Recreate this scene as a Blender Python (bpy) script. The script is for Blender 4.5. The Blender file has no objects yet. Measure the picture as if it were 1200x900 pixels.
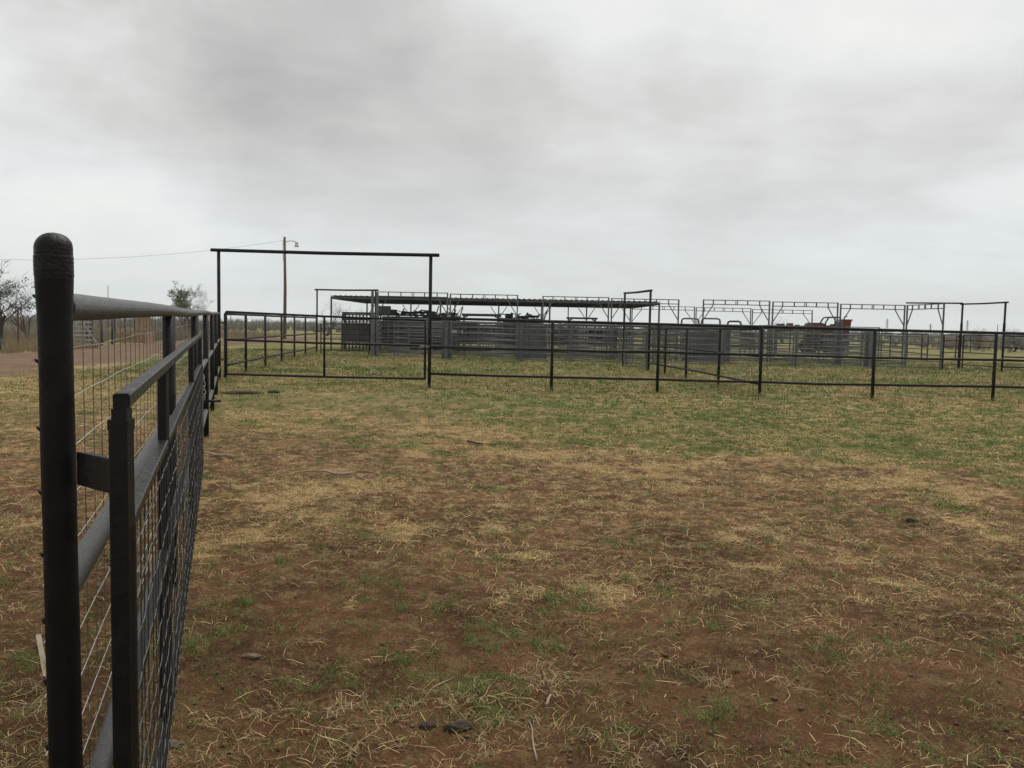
import bpy, math, random
import numpy as np
from mathutils import Vector, Matrix

random.seed(11)
rng = np.random.default_rng(11)
sc = bpy.context.scene
col = sc.collection
RAD = math.radians

# ------------------------------------------------------------------ camera
CAMZ = 1.5
F = 980.0                       # focal length in pixels of a 1200 px wide frame
PITCH = math.atan(67.5 / F)
ROLL = 0.019
_c, _s = math.cos(ROLL), math.sin(ROLL)
FWD = Vector((0, math.cos(PITCH), -math.sin(PITCH)))
R0 = Vector((1, 0, 0)); U0 = Vector((0, math.sin(PITCH), math.cos(PITCH)))
RT = R0 * _c + U0 * _s
UP = U0 * _c - R0 * _s
cam = bpy.data.cameras.new("camera")
cam.sensor_width = 36; cam.lens = F / 1200 * 36
cam.clip_start = 0.05; cam.clip_end = 6000
cam_o = bpy.data.objects.new("camera", cam); col.objects.link(cam_o)
m = Matrix((RT, UP, -FWD)).transposed().to_4x4()
m.translation = Vector((0, 0, CAMZ))
cam_o.matrix_world = m
sc.camera = cam_o

def ray(px, py):
    return (FWD + RT * ((px - 600) / F) + UP * ((450 - py) / F)).normalized()
def G(px, py):                   # where a point seen at (px, py) meets the ground
    d = ray(px, py); t = -CAMZ / d.z
    return (d.x * t, d.y * t)
def XA(px, Y, z=1.5):            # world x of image column px at depth Y, height z
    pf = Y * FWD.y + (z - CAMZ) * FWD.z
    pu = Y * U0.y + (z - CAMZ) * U0.z
    return ((px - 600) / F * pf - _s * pu) / _c

# ------------------------------------------------------------------ world
SUN_EL, SUN_AZ = 58, 20
w = bpy.data.worlds.new("World"); sc.world = w; w.use_nodes = True
nt = w.node_tree; N = nt.nodes; L = nt.links
N.clear()
out = N.new("ShaderNodeOutputWorld")
sky = N.new("ShaderNodeTexSky"); sky.sky_type = 'NISHITA'; sky.sun_disc = False
sky.sun_elevation = RAD(SUN_EL); sky.sun_rotation = RAD(SUN_AZ)
bg1 = N.new("ShaderNodeBackground"); bg1.inputs[1].default_value = 0.07
L.new(sky.outputs[0], bg1.inputs[0])
tc = N.new("ShaderNodeTexCoord")
sep = N.new("ShaderNodeSeparateXYZ"); L.new(tc.outputs['Generated'], sep.inputs[0])
def M_(op, a, b=None, clamp=False):
    n = N.new("ShaderNodeMath"); n.operation = op; n.use_clamp = clamp
    for i, v in enumerate((a, b)):
        if v is None: continue
        if isinstance(v, (int, float)): n.inputs[i].default_value = v
        else: L.new(v, n.inputs[i])
    return n.outputs[0]
zz = M_('ADD', M_('MAXIMUM', sep.outputs[2], 0.0), 0.16)
cx = M_('DIVIDE', sep.outputs[0], zz); cy = M_('DIVIDE', sep.outputs[1], zz)
comb = N.new("ShaderNodeCombineXYZ"); L.new(cx, comb.inputs[0]); L.new(cy, comb.inputs[1])
def noise(scale, detail, rough, dist, loc):
    mp = N.new("ShaderNodeMapping"); mp.inputs['Location'].default_value = loc
    mp.inputs['Rotation'].default_value = (0, 0, RAD(-24)); mp.inputs['Scale'].default_value = (1, 1.15, 1)
    L.new(comb.outputs[0], mp.inputs[0])
    n = N.new("ShaderNodeTexNoise"); n.inputs['Scale'].default_value = scale
    n.inputs['Detail'].default_value = detail; n.inputs['Roughness'].default_value = rough
    n.inputs['Distortion'].default_value = dist
    L.new(mp.outputs[0], n.inputs[0]); return n.outputs[0]
n1 = noise(0.75, 5, .5, .5, (3.1, 1.7, 0))
n2 = noise(2.4, 6, .52, .3, (7.1, 4.7, 2))
val = M_('ADD', M_('MULTIPLY', M_('SUBTRACT', n1, .5), .42), M_('ADD', M_('MULTIPLY', M_('SUBTRACT', n2, .5), .24), M_('MULTIPLY', M_('SUBTRACT', noise(6.5, 8, .6, .6, (1.1, 9.7, 5)), .5), .10)))
# broad cloud masses, each round a direction of the sky: (px, py, half angle, amount)
blobs = [(400, 130, 15, -.10), (130, -10, 17, -.12), (20, 60, 10, -.02), (260, 50, 14, -.09), (520, 170, 14, -.05), (720, 190, 18, -.05), (930, 20, 18, .05), (640, -20, 13, .04), (90, 160, 14, .05),
         (60, 180, 15, .09), (220, 270, 12, .06), (700, 210, 15, -.05), (1130, 150, 10, -.04), (1000, 250, 16, -.05),
         (120, 20, 5, -.03), (20, 60, 7, .05)]
wn = N.new("ShaderNodeTexNoise"); wn.inputs['Scale'].default_value = 3.4; wn.inputs['Detail'].default_value = 8; wn.inputs['Roughness'].default_value = .55
L.new(tc.outputs['Generated'], wn.inputs[0])
ws = N.new("ShaderNodeVectorMath"); ws.operation = 'MULTIPLY_ADD'
L.new(wn.outputs['Color'], ws.inputs[0]); ws.inputs[1].default_value = (.62, .5, .4); ws.inputs[2].default_value = (-.31, -.25, -.2)
wa = N.new("ShaderNodeVectorMath"); wa.operation = 'ADD'; L.new(ws.outputs[0], wa.inputs[0]); L.new(tc.outputs['Generated'], wa.inputs[1])
wz = N.new("ShaderNodeVectorMath"); wz.operation = 'NORMALIZE'; L.new(wa.outputs[0], wz.inputs[0])
for (px, py, a, amt) in blobs:
    d = ray(px, py)
    vm = N.new("ShaderNodeVectorMath"); vm.operation = 'DOT_PRODUCT'
    L.new(wz.outputs[0], vm.inputs[0]); vm.inputs[1].default_value = d
    mr = N.new("ShaderNodeMapRange"); mr.interpolation_type = 'SMOOTHERSTEP'
    mr.inputs['From Min'].default_value = math.cos(RAD(a)); mr.inputs['From Max'].default_value = 1.0
    mr.inputs['To Min'].default_value = 0; mr.inputs['To Max'].default_value = amt
    L.new(vm.outputs['Value'], mr.inputs[0])
    val = M_('ADD', val, mr.outputs[0])
val = M_('ADD', val, 0.645)
ramp = N.new("ShaderNodeValToRGB")
L.new(val, ramp.inputs[0])
e = ramp.color_ramp.elements
e[0].position = .22; e[0].color = (.36, .345, .335, 1)
e[1].position = .95; e[1].color = (.88, .84, .79, 1)
k = e.new(.66); k.color = (.68, .685, .675, 1)
k = e.new(.52); k.color = (.56, .55, .535, 1)
# paler, faintly blue band low over the plain
hz = N.new("ShaderNodeMapRange"); hz.interpolation_type = 'SMOOTHSTEP'
hz.inputs['From Min'].default_value = 0.0; hz.inputs['From Max'].default_value = .24
hz.inputs['To Min'].default_value = .62; hz.inputs['To Max'].default_value = 0
L.new(sep.outputs[2], hz.inputs[0])
mix = N.new("ShaderNodeMixRGB"); L.new(hz.outputs[0], mix.inputs[0]); L.new(ramp.outputs[0], mix.inputs[1])
mix.inputs[2].default_value = (.60, .66, .675, 1)
bg2 = N.new("ShaderNodeBackground"); bg2.inputs[1].default_value = 1.0
L.new(mix.outputs[0], bg2.inputs[0])
ms = N.new("ShaderNodeMixShader"); ms.inputs[0].default_value = .93
L.new(bg1.outputs[0], ms.inputs[1]); L.new(bg2.outputs[0], ms.inputs[2])
L.new(ms.outputs[0], out.inputs[0])

sun = bpy.data.lights.new("sun", 'SUN'); sun.energy = 1.7; sun.angle = RAD(22); sun.color = (1, .93, .83)
so = bpy.data.objects.new("sun", sun); col.objects.link(so)
az = RAD(SUN_AZ)
sd = Vector((math.sin(az) * math.cos(RAD(SUN_EL)), math.cos(az) * math.cos(RAD(SUN_EL)), math.sin(RAD(SUN_EL))))
so.rotation_euler = sd.to_track_quat('Z', 'Y').to_euler()
sc.view_settings.view_transform = 'Standard'; sc.view_settings.look = 'None'
sc.view_settings.gamma = 1; sc.view_settings.exposure = 0.32
sc.view_settings.use_curve_mapping = False
sc.cycles.use_denoising = True
sc.cycles.max_bounces = 6; sc.cycles.volume_bounces = 0

# ------------------------------------------------------------------ helpers
def tag(o, label=None, cat=None, group=None, kind=None):
    if label: o["label"] = label
    if cat: o["category"] = cat
    if group: o["group"] = group
    if kind: o["kind"] = kind
    return o

def empty(name, loc, label, cat, group=None, rz=0):
    o = bpy.data.objects.new(name, None); o.empty_display_size = .2
    o.location = loc; o.rotation_euler = (0, 0, rz); col.objects.link(o)
    return tag(o, label, cat, group)

def copy_tree(o, parent=None):
    c = o.copy(); col.objects.link(c)
    if parent: c.parent = parent
    for ch in list(o.children): copy_tree(ch, c)
    return c

class MB:
    """collects shapes for ONE mesh"""
    def __init__(s): s.v = []; s.f = []; s.sm = []
    def tube(s, pts, r, n=8, caps=True, smooth=True):
        pts = [Vector(p) for p in pts]
        rs = r if isinstance(r, (list, tuple)) else [r] * len(pts)
        b = len(s.v); prev = None
        for i, p in enumerate(pts):
            t = (pts[min(i + 1, len(pts) - 1)] - pts[max(i - 1, 0)]).normalized()
            if prev is None:
                a = Vector((0, 0, 1)) if abs(t.z) < .9 else Vector((0, 1, 0))
            else: a = prev
            u = (a - t * a.dot(t)).normalized(); v = t.cross(u); prev = u
            for k in range(n):
                an = 2 * math.pi * (k + .5) / n
                s.v.append(p + u * (math.cos(an) * rs[i]) + v * (math.sin(an) * rs[i]))
        for i in range(len(pts) - 1):
            for k in range(n):
                a0 = b + i * n + k; a1 = b + i * n + (k + 1) % n
                s.f.append((a0, a1, a1 + n, a0 + n)); s.sm.append(smooth)
        if caps:
            s.f.append(tuple(b + k for k in reversed(range(n)))); s.sm.append(False)
            s.f.append(tuple(b + (len(pts) - 1) * n + k for k in range(n))); s.sm.append(False)
        return s
    def sq(s, a, b, wdt, h=None, upv=(0, 0, 1)):          # square tube from a to b
        h = h or wdt
        a = Vector(a); b = Vector(b); t = (b - a).normalized(); upv = Vector(upv)
        if abs(t.dot(upv)) > .95: upv = Vector((0, 1, 0))
        u = (upv - t * upv.dot(t)).normalized(); v = t.cross(u)
        i = len(s.v); c = .12 * min(wdt, h)
        prof = []
        for (sx, sy) in ((1, 1), (-1, 1), (-1, -1), (1, -1)):
            p1 = (sx * (wdt / 2 - c), sy * h / 2); p2 = (sx * wdt / 2, sy * (h / 2 - c))
            prof += ([p2, p1] if sx * sy > 0 else [p1, p2])
        for p in (a, b):
            for (x, y) in prof: s.v.append(p + v * x + u * y)
        n = 8
        for k in range(n):
            s.f.append((i + k, i + (k + 1) % n, i + n + (k + 1) % n, i + n + k)); s.sm.append(False)
        s.f.append(tuple(i + k for k in reversed(range(n)))); s.sm.append(False)
        s.f.append(tuple(i + n + k for k in range(n))); s.sm.append(False)
        return s
    def box(s, x0, x1, y0, y1, z0, z1):
        i = len(s.v)
        for z in (z0, z1):
            for (x, y) in ((x0, y0), (x1, y0), (x1, y1), (x0, y1)): s.v.append(Vector((x, y, z)))
        for f in ((3, 2, 1, 0), (4, 5, 6, 7), (0, 1, 5, 4), (1, 2, 6, 5), (2, 3, 7, 6), (3, 0, 4, 7)):
            s.f.append(tuple(i + q for q in f)); s.sm.append(False)
        return s
    def lathe(s, prof, n=24, at=(0, 0, 0)):
        b = len(s.v); at = Vector(at)
        for (r, z) in prof:
            for k in range(n):
                a = 2 * math.pi * k / n
                s.v.append(at + Vector((r * math.cos(a), r * math.sin(a), z)))
        for i in range(len(prof) - 1):
            for k in range(n):
                a0 = b + i * n + k; a1 = b + i * n + (k + 1) % n
                s.f.append((a0, a1, a1 + n, a0 + n)); s.sm.append(True)
        return s
    def build(s, name, mat, parent=None, bevel=0):
        me = bpy.data.meshes.new(name)
        me.from_pydata([tuple(v) for v in s.v], [], s.f)
        me.polygons.foreach_set('use_smooth', s.sm)
        me.materials.append(mat); me.update()
        o = bpy.data.objects.new(name, me); col.objects.link(o)
        if parent: o.parent = parent
        return o

def raw_mesh(name, V, Fq, mat, attr=None, smooth=False):
    """V (n,3), Fq (m,k) numpy; attr (n,4) colours"""
    me = bpy.data.meshes.new(name)
    me.vertices.add(len(V)); me.vertices.foreach_set('co', np.asarray(V, np.float32).ravel())
    kk = Fq.shape[1]; m_ = len(Fq)
    me.loops.add(m_ * kk); me.loops.foreach_set('vertex_index', Fq.astype(np.int32).ravel())
    me.polygons.add(m_)
    me.polygons.foreach_set('loop_start', np.arange(0, m_ * kk, kk, dtype=np.int32))
    me.polygons.foreach_set('use_smooth', np.full(m_, smooth))
    me.update(calc_edges=True)
    if attr is not None:
        a = me.color_attributes.new('tint', 'FLOAT_COLOR', 'POINT')
        a.data.foreach_set('color', np.asarray(attr, np.float32).ravel())
    me.materials.append(mat)
    o = bpy.data.objects.new(name, me); col.objects.link(o)
    return o

# ------------------------------------------------------------------ materials
def mat(name, c1, c2=None, rough=.6, metal=0, scale=8, bump=0, bscale=60, rvar=0, attr=False, spec=.5, c3=None, c3amt=.55, coat=0):
    m = bpy.data.materials.new(name); m.use_nodes = True
    n = m.node_tree.nodes; l = m.node_tree.links; b = n['Principled BSDF']
    b.inputs['Roughness'].default_value = rough; b.inputs['Metallic'].default_value = metal
    b.inputs['Specular IOR Level'].default_value = spec
    b.inputs['Coat Weight'].default_value = coat
    t = n.new('ShaderNodeTexCoord')
    if attr:
        a = n.new('ShaderNodeVertexColor'); a.layer_name = 'tint'
        l.new(a.outputs[0], b.inputs['Base Color']); return m
    c2 = c2 or c1
    no = n.new('ShaderNodeTexNoise'); no.inputs['Scale'].default_value = scale; no.inputs['Detail'].default_value = 6
    no.inputs['Roughness'].default_value = .6
    l.new(t.outputs['Object'], no.inputs[0])
    r = n.new('ShaderNodeValToRGB'); l.new(no.outputs[0], r.inputs[0])
    r.color_ramp.elements[0].position = .35; r.color_ramp.elements[1].position = .65
    r.color_ramp.elements[0].color = (*c1, 1); r.color_ramp.elements[1].color = (*c2, 1)
    colo = r.outputs[0]
    if c3:
        n3 = n.new('ShaderNodeTexNoise'); n3.inputs['Scale'].default_value = scale * 2.3; n3.inputs['Detail'].default_value = 8
        n3.inputs['Roughness'].default_value = .7; l.new(t.outputs['Object'], n3.inputs[0])
        r3 = n.new('ShaderNodeValToRGB'); l.new(n3.outputs[0], r3.inputs[0])
        r3.color_ramp.elements[0].position = c3amt; r3.color_ramp.elements[1].position = c3amt + .08
        mx = n.new('ShaderNodeMixRGB'); l.new(r3.outputs[0], mx.inputs[0]); l.new(colo, mx.inputs[1])
        mx.inputs[2].default_value = (*c3, 1); colo = mx.outputs[0]
    l.new(colo, b.inputs['Base Color'])
    if rvar:
        mr = n.new('ShaderNodeMapRange'); mr.inputs['From Min'].default_value = .3; mr.inputs['From Max'].default_value = .7
        mr.inputs['To Min'].default_value = rough - rvar; mr.inputs['To Max'].default_value = rough + rvar
        nr = n.new('ShaderNodeTexNoise'); nr.inputs['Scale'].default_value = bscale * .5; nr.inputs['Detail'].default_value = 4
        l.new(t.outputs['Object'], nr.inputs[0])
        l.new(nr.outputs[0], mr.inputs[0]); l.new(mr.outputs[0], b.inputs['Roughness'])
    if bump:
        bn = n.new('ShaderNodeTexNoise'); bn.inputs['Scale'].default_value = bscale; bn.inputs['Detail'].default_value = 5
        l.new(t.outputs['Object'], bn.inputs[0])
        bu = n.new('ShaderNodeBump'); bu.inputs['Strength'].default_value = bump; bu.inputs['Distance'].default_value = .01
        l.new(bn.outputs[0], bu.inputs['Height']); l.new(bu.outputs[0], b.inputs['Normal'])
    return m

BLACK = mat('black_paint', (.004, .004, .004), (.008, .0075, .007), rough=.52, spec=.18, bump=.12, bscale=90, rvar=.12, c3=(.022, .017, .013), c3amt=.62, scale=22)
CAPM = mat('rough_welded_cap_paint', (.005, .005, .005), (.012, .011, .010), rough=.5, spec=.22, bump=.4, bscale=130, rvar=.12, c3=(.018, .016, .014), c3amt=.62, scale=60)
BLACKF = mat('black_paint_weathered', (.009, .0085, .0085), (.017, .0145, .013), rough=.6, spec=.18, scale=3, bump=.1, bscale=30, rvar=.1, c3=(.05, .028, .018), c3amt=.62)
WETBLACK = mat('rain_beaded_paint', (.012, .012, .012), (.02, .02, .019), rough=.40, bump=.45, bscale=220, rvar=.16, scale=20, spec=.6)
TUBE = mat('black_square_tube', (.005, .005, .005), (.009, .0085, .008), rough=.42, spec=.25, bump=.1, bscale=120, rvar=.12, c3=(.04, .022, .014), c3amt=.68, scale=18)
WIRE = mat('galvanised_wire', (.38, .37, .34), (.55, .53, .48), rough=.38, metal=.35, scale=40)
WIRED = mat('dull_wire', (.10, .095, .085), (.20, .18, .16), rough=.45, metal=.5, scale=6)
WIREG = mat('worn_mesh_wire', (.03, .03, .029), (.12, .12, .116), rough=.4, metal=.3, scale=30)
MESHB = mat('black_mesh_rod', (.03, .03, .03), (.05, .05, .048), rough=.4, scale=25, spec=.5)
CHAIN = mat('chain_steel', (.22, .21, .20), (.36, .35, .33), rough=.32, metal=.8, scale=40)
GALV = mat('galvanised_pipe', (.08, .085, .086), (.14, .145, .144), rough=.5, metal=.35, scale=1.6, rvar=.1, bscale=12)
GALVD = mat('dull_galvanised_pipe', (.06, .063, .063), (.105, .108, .106), rough=.55, metal=.3, scale=1.8, c3=(.10, .065, .045), c3amt=.66)
SHEET = mat('grey_steel_sheet', (.060, .063, .066), (.105, .108, .11), rough=.55, metal=.3, scale=1.2, c3=(.12, .085, .06), c3amt=.7)
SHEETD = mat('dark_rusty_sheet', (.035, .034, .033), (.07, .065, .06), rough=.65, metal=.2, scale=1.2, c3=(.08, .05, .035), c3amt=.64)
ROOF = mat('weathered_roof_sheet', (.085, .085, .088), (.14, .138, .135), rough=.6, metal=.3, scale=1.5, c3=(.11, .07, .05), c3amt=.64)
DARK = mat('dark_machine_steel', (.016, .016, .016), (.035, .033, .03), rough=.55, scale=4, c3=(.06, .035, .02), c3amt=.66)
RED = mat('faded_red_paint', (.10, .010, .010), (.15, .022, .018), rough=.45, scale=3)
RUBBER = mat('rubber', (.012, .012, .012), (.02, .02, .019), rough=.85)
WOODP = mat('weathered_pole_wood', (.09, .065, .045), (.15, .115, .085), rough=.85, scale=5, bump=.3, bscale=20)
TAN = mat('tan_boards', (.22, .14, .08), (.36, .24, .14), rough=.8, scale=3)
WHITE = mat('chalky_white_paint', (.22, .22, .21), (.36, .36, .34), rough=.7, scale=4)
RUST = mat('rusty_steel', (.07, .03, .018), (.12, .05, .03), rough=.8, scale=8)
BARK = mat('mesquite_bark', (.045, .036, .03), (.085, .07, .058), rough=.9, scale=5)
LEAF = mat('mistletoe_leaf', attr=True, c1=(0, 0, 0), rough=.7, spec=.2)
BLADE = mat('grass_blade', attr=True, c1=(0, 0, 0), rough=.75, spec=.15)
STONE = mat('field_stone', (.10, .068, .048), (.17, .125, .092), rough=.9, scale=14, bump=.5, bscale=40)
CLOD = mat('dark_clod', (.028, .018, .013), (.055, .036, .026), rough=.95, scale=22, bump=.8, bscale=50)
STICK = mat('bleached_stick', (.22, .17, .12), (.36, .29, .21), rough=.85, scale=12)
INSUL = mat('lamp_housing', (.45, .46, .46), (.55, .56, .56), rough=.4, metal=.3)

# ------------------------------------------------------------------ value noise for the ground's patches
_tab = np.random.default_rng(5).random((256, 256))
def vn(x, y, sx=0):
    x = np.asarray(x, float) + sx * 17.3; y = np.asarray(y, float) + sx * 9.1
    xi = np.floor(x).astype(int); yi = np.floor(y).astype(int)
    fx = x - xi; fy = y - yi; fx = fx * fx * (3 - 2 * fx); fy = fy * fy * (3 - 2 * fy)
    a = _tab[xi & 255, yi & 255]; b = _tab[(xi + 1) & 255, yi & 255]
    c = _tab[xi & 255, (yi + 1) & 255]; d = _tab[(xi + 1) & 255, (yi + 1) & 255]
    return (a * (1 - fx) + b * fx) * (1 - fy) + (c * (1 - fx) + d * fx) * fy
def fbm(x, y, s, o=4, sd=0, rough=.55):
    t = 0; am = 1; tot = 0
    for i in range(o):
        t = t + am * vn(x / s, y / s, sd + i * 3.7); tot += am; am *= rough; s = s / 2.03
    return t / tot
def gs(x, y, cx, cy, rx, ry): return np.exp(-((x - cx) / rx) ** 2 - ((y - cy) / ry) ** 2)
def sstep(a, b, v):
    t = np.clip((v - a) / (b - a), 0, 1); return t * t * (3 - 2 * t)
# bare patches and lusher patches seen in the photo: world centres from their places on the ground
def gx(px, py): return G(px, py)
BARE = [(700, 850, 1.6, .5, .06), (400, 820, .9, .6, .08), (330, 720, .6, 1.1, .40), (450, 700, .5, .8, .34), (760, 770, .9, .5, .22), (1100, 850, .9, .35, .28), (300, 530, 1.6, 1.1, .34),
        (430, 470, 2.6, 1.8, .30), (1080, 640, 2.2, 1.0, .15), (250, 850, .35, .5, .2), (1000, 780, .9, .5, .18), (620, 620, 1.2, .8, .1),
        (600, 560, 1.6, .9, .10), (850, 590, 1.6, .7, .12), (560, 880, .6, .2, .18), (860, 890, .8, .2, .15), (100, 560, 1.6, 1.4, .15)]
LUSH = [(800, 500, 3.4, 2.0, .28), (960, 500, 4.0, 2.6, .30), (700, 475, 3.5, 1.6, .14), (450, 530, 2.4, 2.2, .10), (570, 740, .5, .35, .05),
        (560, 445, 5, 2, .12), (640, 700, .8, .8, .02), (330, 560, .8, 2.0, .05), (220, 770, .18, .22, .2), (380, 640, .6, .6, .10), (560, 690, .4, .5, .12),
        (780, 455, 4, 3, .14), (600, 436, 6, 3, .12)]
BARE = [(*gx(a, b), c, d, e) for a, b, c, d, e in BARE] + [(-5.5, 6.5, 2.6, 4, .16), (-3.2, 3.6, 1.2, 1.6, .14), (-9, 13, 3, 3, .10)]
LUSH = [(*gx(a, b), c, d, e) for a, b, c, d, e in LUSH]
def masks(x, y):
    bare = sum(e * gs(x, y, a, b, c, d) for a, b, c, d, e in BARE)
    lush = sum(e * gs(x, y, a, b, c, d) for a, b, c, d, e in LUSH)
    far = sstep(4, 15, y)
    s1 = .40 * fbm(x, y, 1.5, 5, 1) + .60 * fbm(x, y, .34, 4, 11) + .05 * far - .045 * (1 - sstep(3.0, 7, y)) - bare * .8
    straw = sstep(.47, .60, s1)
    g1 = .42 * fbm(x, y, 1.3, 5, 4) + .58 * fbm(x, y, .30, 4, 14) - .02 * (1 - far) + .5 * (fbm(x, y, 7, 3, 8) - .5) + .09 * far + lush * 1.05 - bare * .6
    green = sstep(.52, .70, g1 - .02)
    return straw, green, bare
def height(x, y):
    near = np.clip(1 - (np.hypot(x, y) - 10) / 25, 0, 1)
    h = (fbm(x, y, 1.6, 3, 21) - .5) * .07 + (fbm(x, y, .28, 4, 23) - .5) * .060
    h = h + (fbm(x, y, .09, 2, 29) - .5) * .020
    cx, cy = gx(345, 740)                      # hoof-churned soil
    h = h + gs(x, y, cx, cy, .45, .9) * (fbm(x, y, .11, 2, 31) - .55) * .07
    return h * near

def axis(near0, near1, step, far, grow):
    a = list(np.arange(near0, near1, step)); s_ = step
    while a[-1] < far: s_ *= grow; a.append(a[-1] + s_)
    return np.array(a)
ys = np.concatenate([-axis(0, .5, .5, 300, 1.5)[::-1][:-1], axis(0.0, 7, .035, 2600, 1.035)])
xp = axis(0, 4.2, .04, 2600, 1.045)
xs = np.concatenate([-xp[::-1][:-1], xp])
XX, YY = np.meshgrid(xs, ys)
ZZ = height(XX, YY)
st, gr, ba = masks(XX, YY)
vv = np.stack([XX.ravel(), YY.ravel(), ZZ.ravel()], 1)
nx, ny = len(xs), len(ys)
ii = (np.arange(ny - 1)[:, None] * nx + np.arange(nx - 1)[None, :]).ravel()
ff = np.stack([ii, ii + 1, ii + nx + 1, ii + nx], 1)
at = np.stack([st.ravel(), gr.ravel(), np.clip(ba, 0, 1).ravel(), np.ones(st.size)], 1)

def ground_mat():
    m = bpy.data.materials.new('pasture_soil'); m.use_nodes = True
    n = m.node_tree.nodes; l = m.node_tree.links; b = n['Principled BSDF']
    b.inputs['Roughness'].default_value = .95; b.inputs['Specular IOR Level'].default_value = .12
    t = n.new('ShaderNodeTexCoord'); a = n.new('ShaderNodeVertexColor'); a.layer_name = 'tint'
    sp = n.new('ShaderNodeSeparateColor'); l.new(a.outputs[0], sp.inputs[0])
    pos = n.new('ShaderNodeSeparateXYZ'); l.new(t.outputs['Object'], pos.inputs[0])
    def no(scale, det=6, ro=.6, vec=None):
        q = n.new('ShaderNodeTexNoise'); q.inputs['Scale'].default_value = scale; q.inputs['Detail'].default_value = det
        q.inputs['Roughness'].default_value = ro; l.new(vec or t.outputs['Object'], q.inputs[0]); return q.outputs[0]
    def rp(src, p0, c0, p1, c1):
        q = n.new('ShaderNodeValToRGB'); l.new(src, q.inputs[0]); el = q.color_ramp.elements
        el[0].position = p0; el[0].color = (*c0, 1); el[1].position = p1; el[1].color = (*c1, 1); return q.outputs[0]
    def ma(op, x, y=None, clamp=True):
        q = n.new('ShaderNodeMath'); q.operation = op; q.use_clamp = clamp
        for i, v in enumerate((x, y)):
            if v is None: continue
            if isinstance(v, (int, float)): q.inputs[i].default_value = v
            else: l.new(v, q.inputs[i])
        return q.outputs[0]
    def mixc(f, x, y):
        q = n.new('ShaderNodeMixRGB')
        for i, v in enumerate((f, x, y)):
            if isinstance(v, tuple): q.inputs[i].default_value = (*v, 1)
            elif isinstance(v, float): q.inputs[i].default_value = v
            else: l.new(v, q.inputs[i])
        return q.outputs[0]
    def smooth(src, a0, a1):
        q = n.new('ShaderNodeMapRange'); q.interpolation_type = 'SMOOTHSTEP'
        q.inputs['From Min'].default_value = a0; q.inputs['From Max'].default_value = a1
        l.new(src, q.inputs[0]); return q.outputs[0]
    soil = rp(no(1.3, 8, .65), .36, (.042, .018, .009), .66, (.135, .063, .030))
    soil = mixc(ma('MULTIPLY', smooth(no(45, 6, .75), .5, .72), .55), soil, (.20, .115, .060))
    soil = mixc(ma('MULTIPLY', smooth(no(130, 3, .6), .60, .72), .6), soil, (.30, .20, .115))
    soil = mixc(ma('MULTIPLY', smooth(no(28, 6, .7), .54, .70), .5), soil, (.04, .024, .017))
    strawc = rp(no(60, 6, .8), .38, (.12, .072, .034), .60, (.55, .40, .19))
    greenc = rp(no(38, 6, .8), .38, (.040, .058, .014), .62, (.16, .195, .055))
    # straw cover: patch mask broken by fibre-like noise
    mp = n.new('ShaderNodeMapping'); mp.inputs['Scale'].default_value = (1, 3.5, 1); mp.inputs['Rotation'].default_value = (0, 0, .5)
    l.new(t.outputs['Object'], mp.inputs[0])
    mp2 = n.new('ShaderNodeMapping'); mp2.inputs['Location'].default_value = (31, 17, 4); l.new(t.outputs['Object'], mp2.inputs[0])
    fib = no(16, 7, .72, mp.outputs[0])
    dist = smooth(pos.outputs[1], 6, 40)
    s_ = smooth(ma('ADD', ma('MULTIPLY', sp.outputs[0], .34), ma('MULTIPLY', fib, .8, False), False), .50, .70)
    mt_ = ma('MULTIPLY', smooth(no(5.5, 10, .95), .495, .55), ma('ADD', .20, ma('MULTIPLY', smooth(pos.outputs[1], 3.0, 8), .55)))
    s_ = ma('MAXIMUM', ma('MULTIPLY', s_, .80), mt_)
    g_ = smooth(ma('ADD', ma('MULTIPLY', sp.outputs[1], .36), ma('MULTIPLY', no(11, 8, .75), .8, False), False), .52, .70)
    g_ = ma('MULTIPLY', g_, ma('ADD', .45, ma('MULTIPLY', smooth(pos.outputs[1], 4, 9), .3)))
    gm_ = ma('MULTIPLY', smooth(no(2.7, 10, .84, mp2.outputs[0]), .53, .60), ma('ADD', .12, ma('MULTIPLY', smooth(pos.outputs[1], 7, 14), .5)))
    g_ = ma('MAXIMUM', g_, gm_)
    c = mixc(s_, soil, strawc)
    c = mixc(g_, c, greenc)
    # the pasture past the cross fence is closed, short, dull green and straw turf
    field = rp(no(.32, 9, .72), .44, (.085, .120, .028), .60, (.29, .215, .105))
    field = mixc(ma('MULTIPLY', smooth(no(1.9, 9, .85), .48, .58), .6), field, (.080, .110, .026))
    field = mixc(ma('MULTIPLY', smooth(no(2.6, 9, .88), .52, .58), .6), field, (.36, .275, .135))
    field = mixc(ma('MULTIPLY', smooth(no(.15, 8, .7), .56, .66), .55), field, (.16, .095, .055))
    turf = smooth(ma('ADD', pos.outputs[1], ma('MULTIPLY', no(.5, 5, .6), 9, False), False), 13, 25)
    c = mixc(ma('MULTIPLY', turf, .88), c, field)
    l.new(c, b.inputs['Base Color'])
    bu = n.new('ShaderNodeBump'); bu.inputs['Strength'].default_value = .9; bu.inputs['Distance'].default_value = .022
    hh = ma('ADD', no(22, 9, .72), ma('MULTIPLY', no(90, 5, .7), .45, False), False)
    l.new(hh, bu.inputs['Height']); l.new(bu.outputs[0], b.inputs['Normal'])
    return m
ground = raw_mesh('ground', vv, ff, ground_mat(), at, smooth=True)
tag(ground, 'bare reddish soil with straw and thin grass running to the horizon', 'ground', kind='structure')

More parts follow.
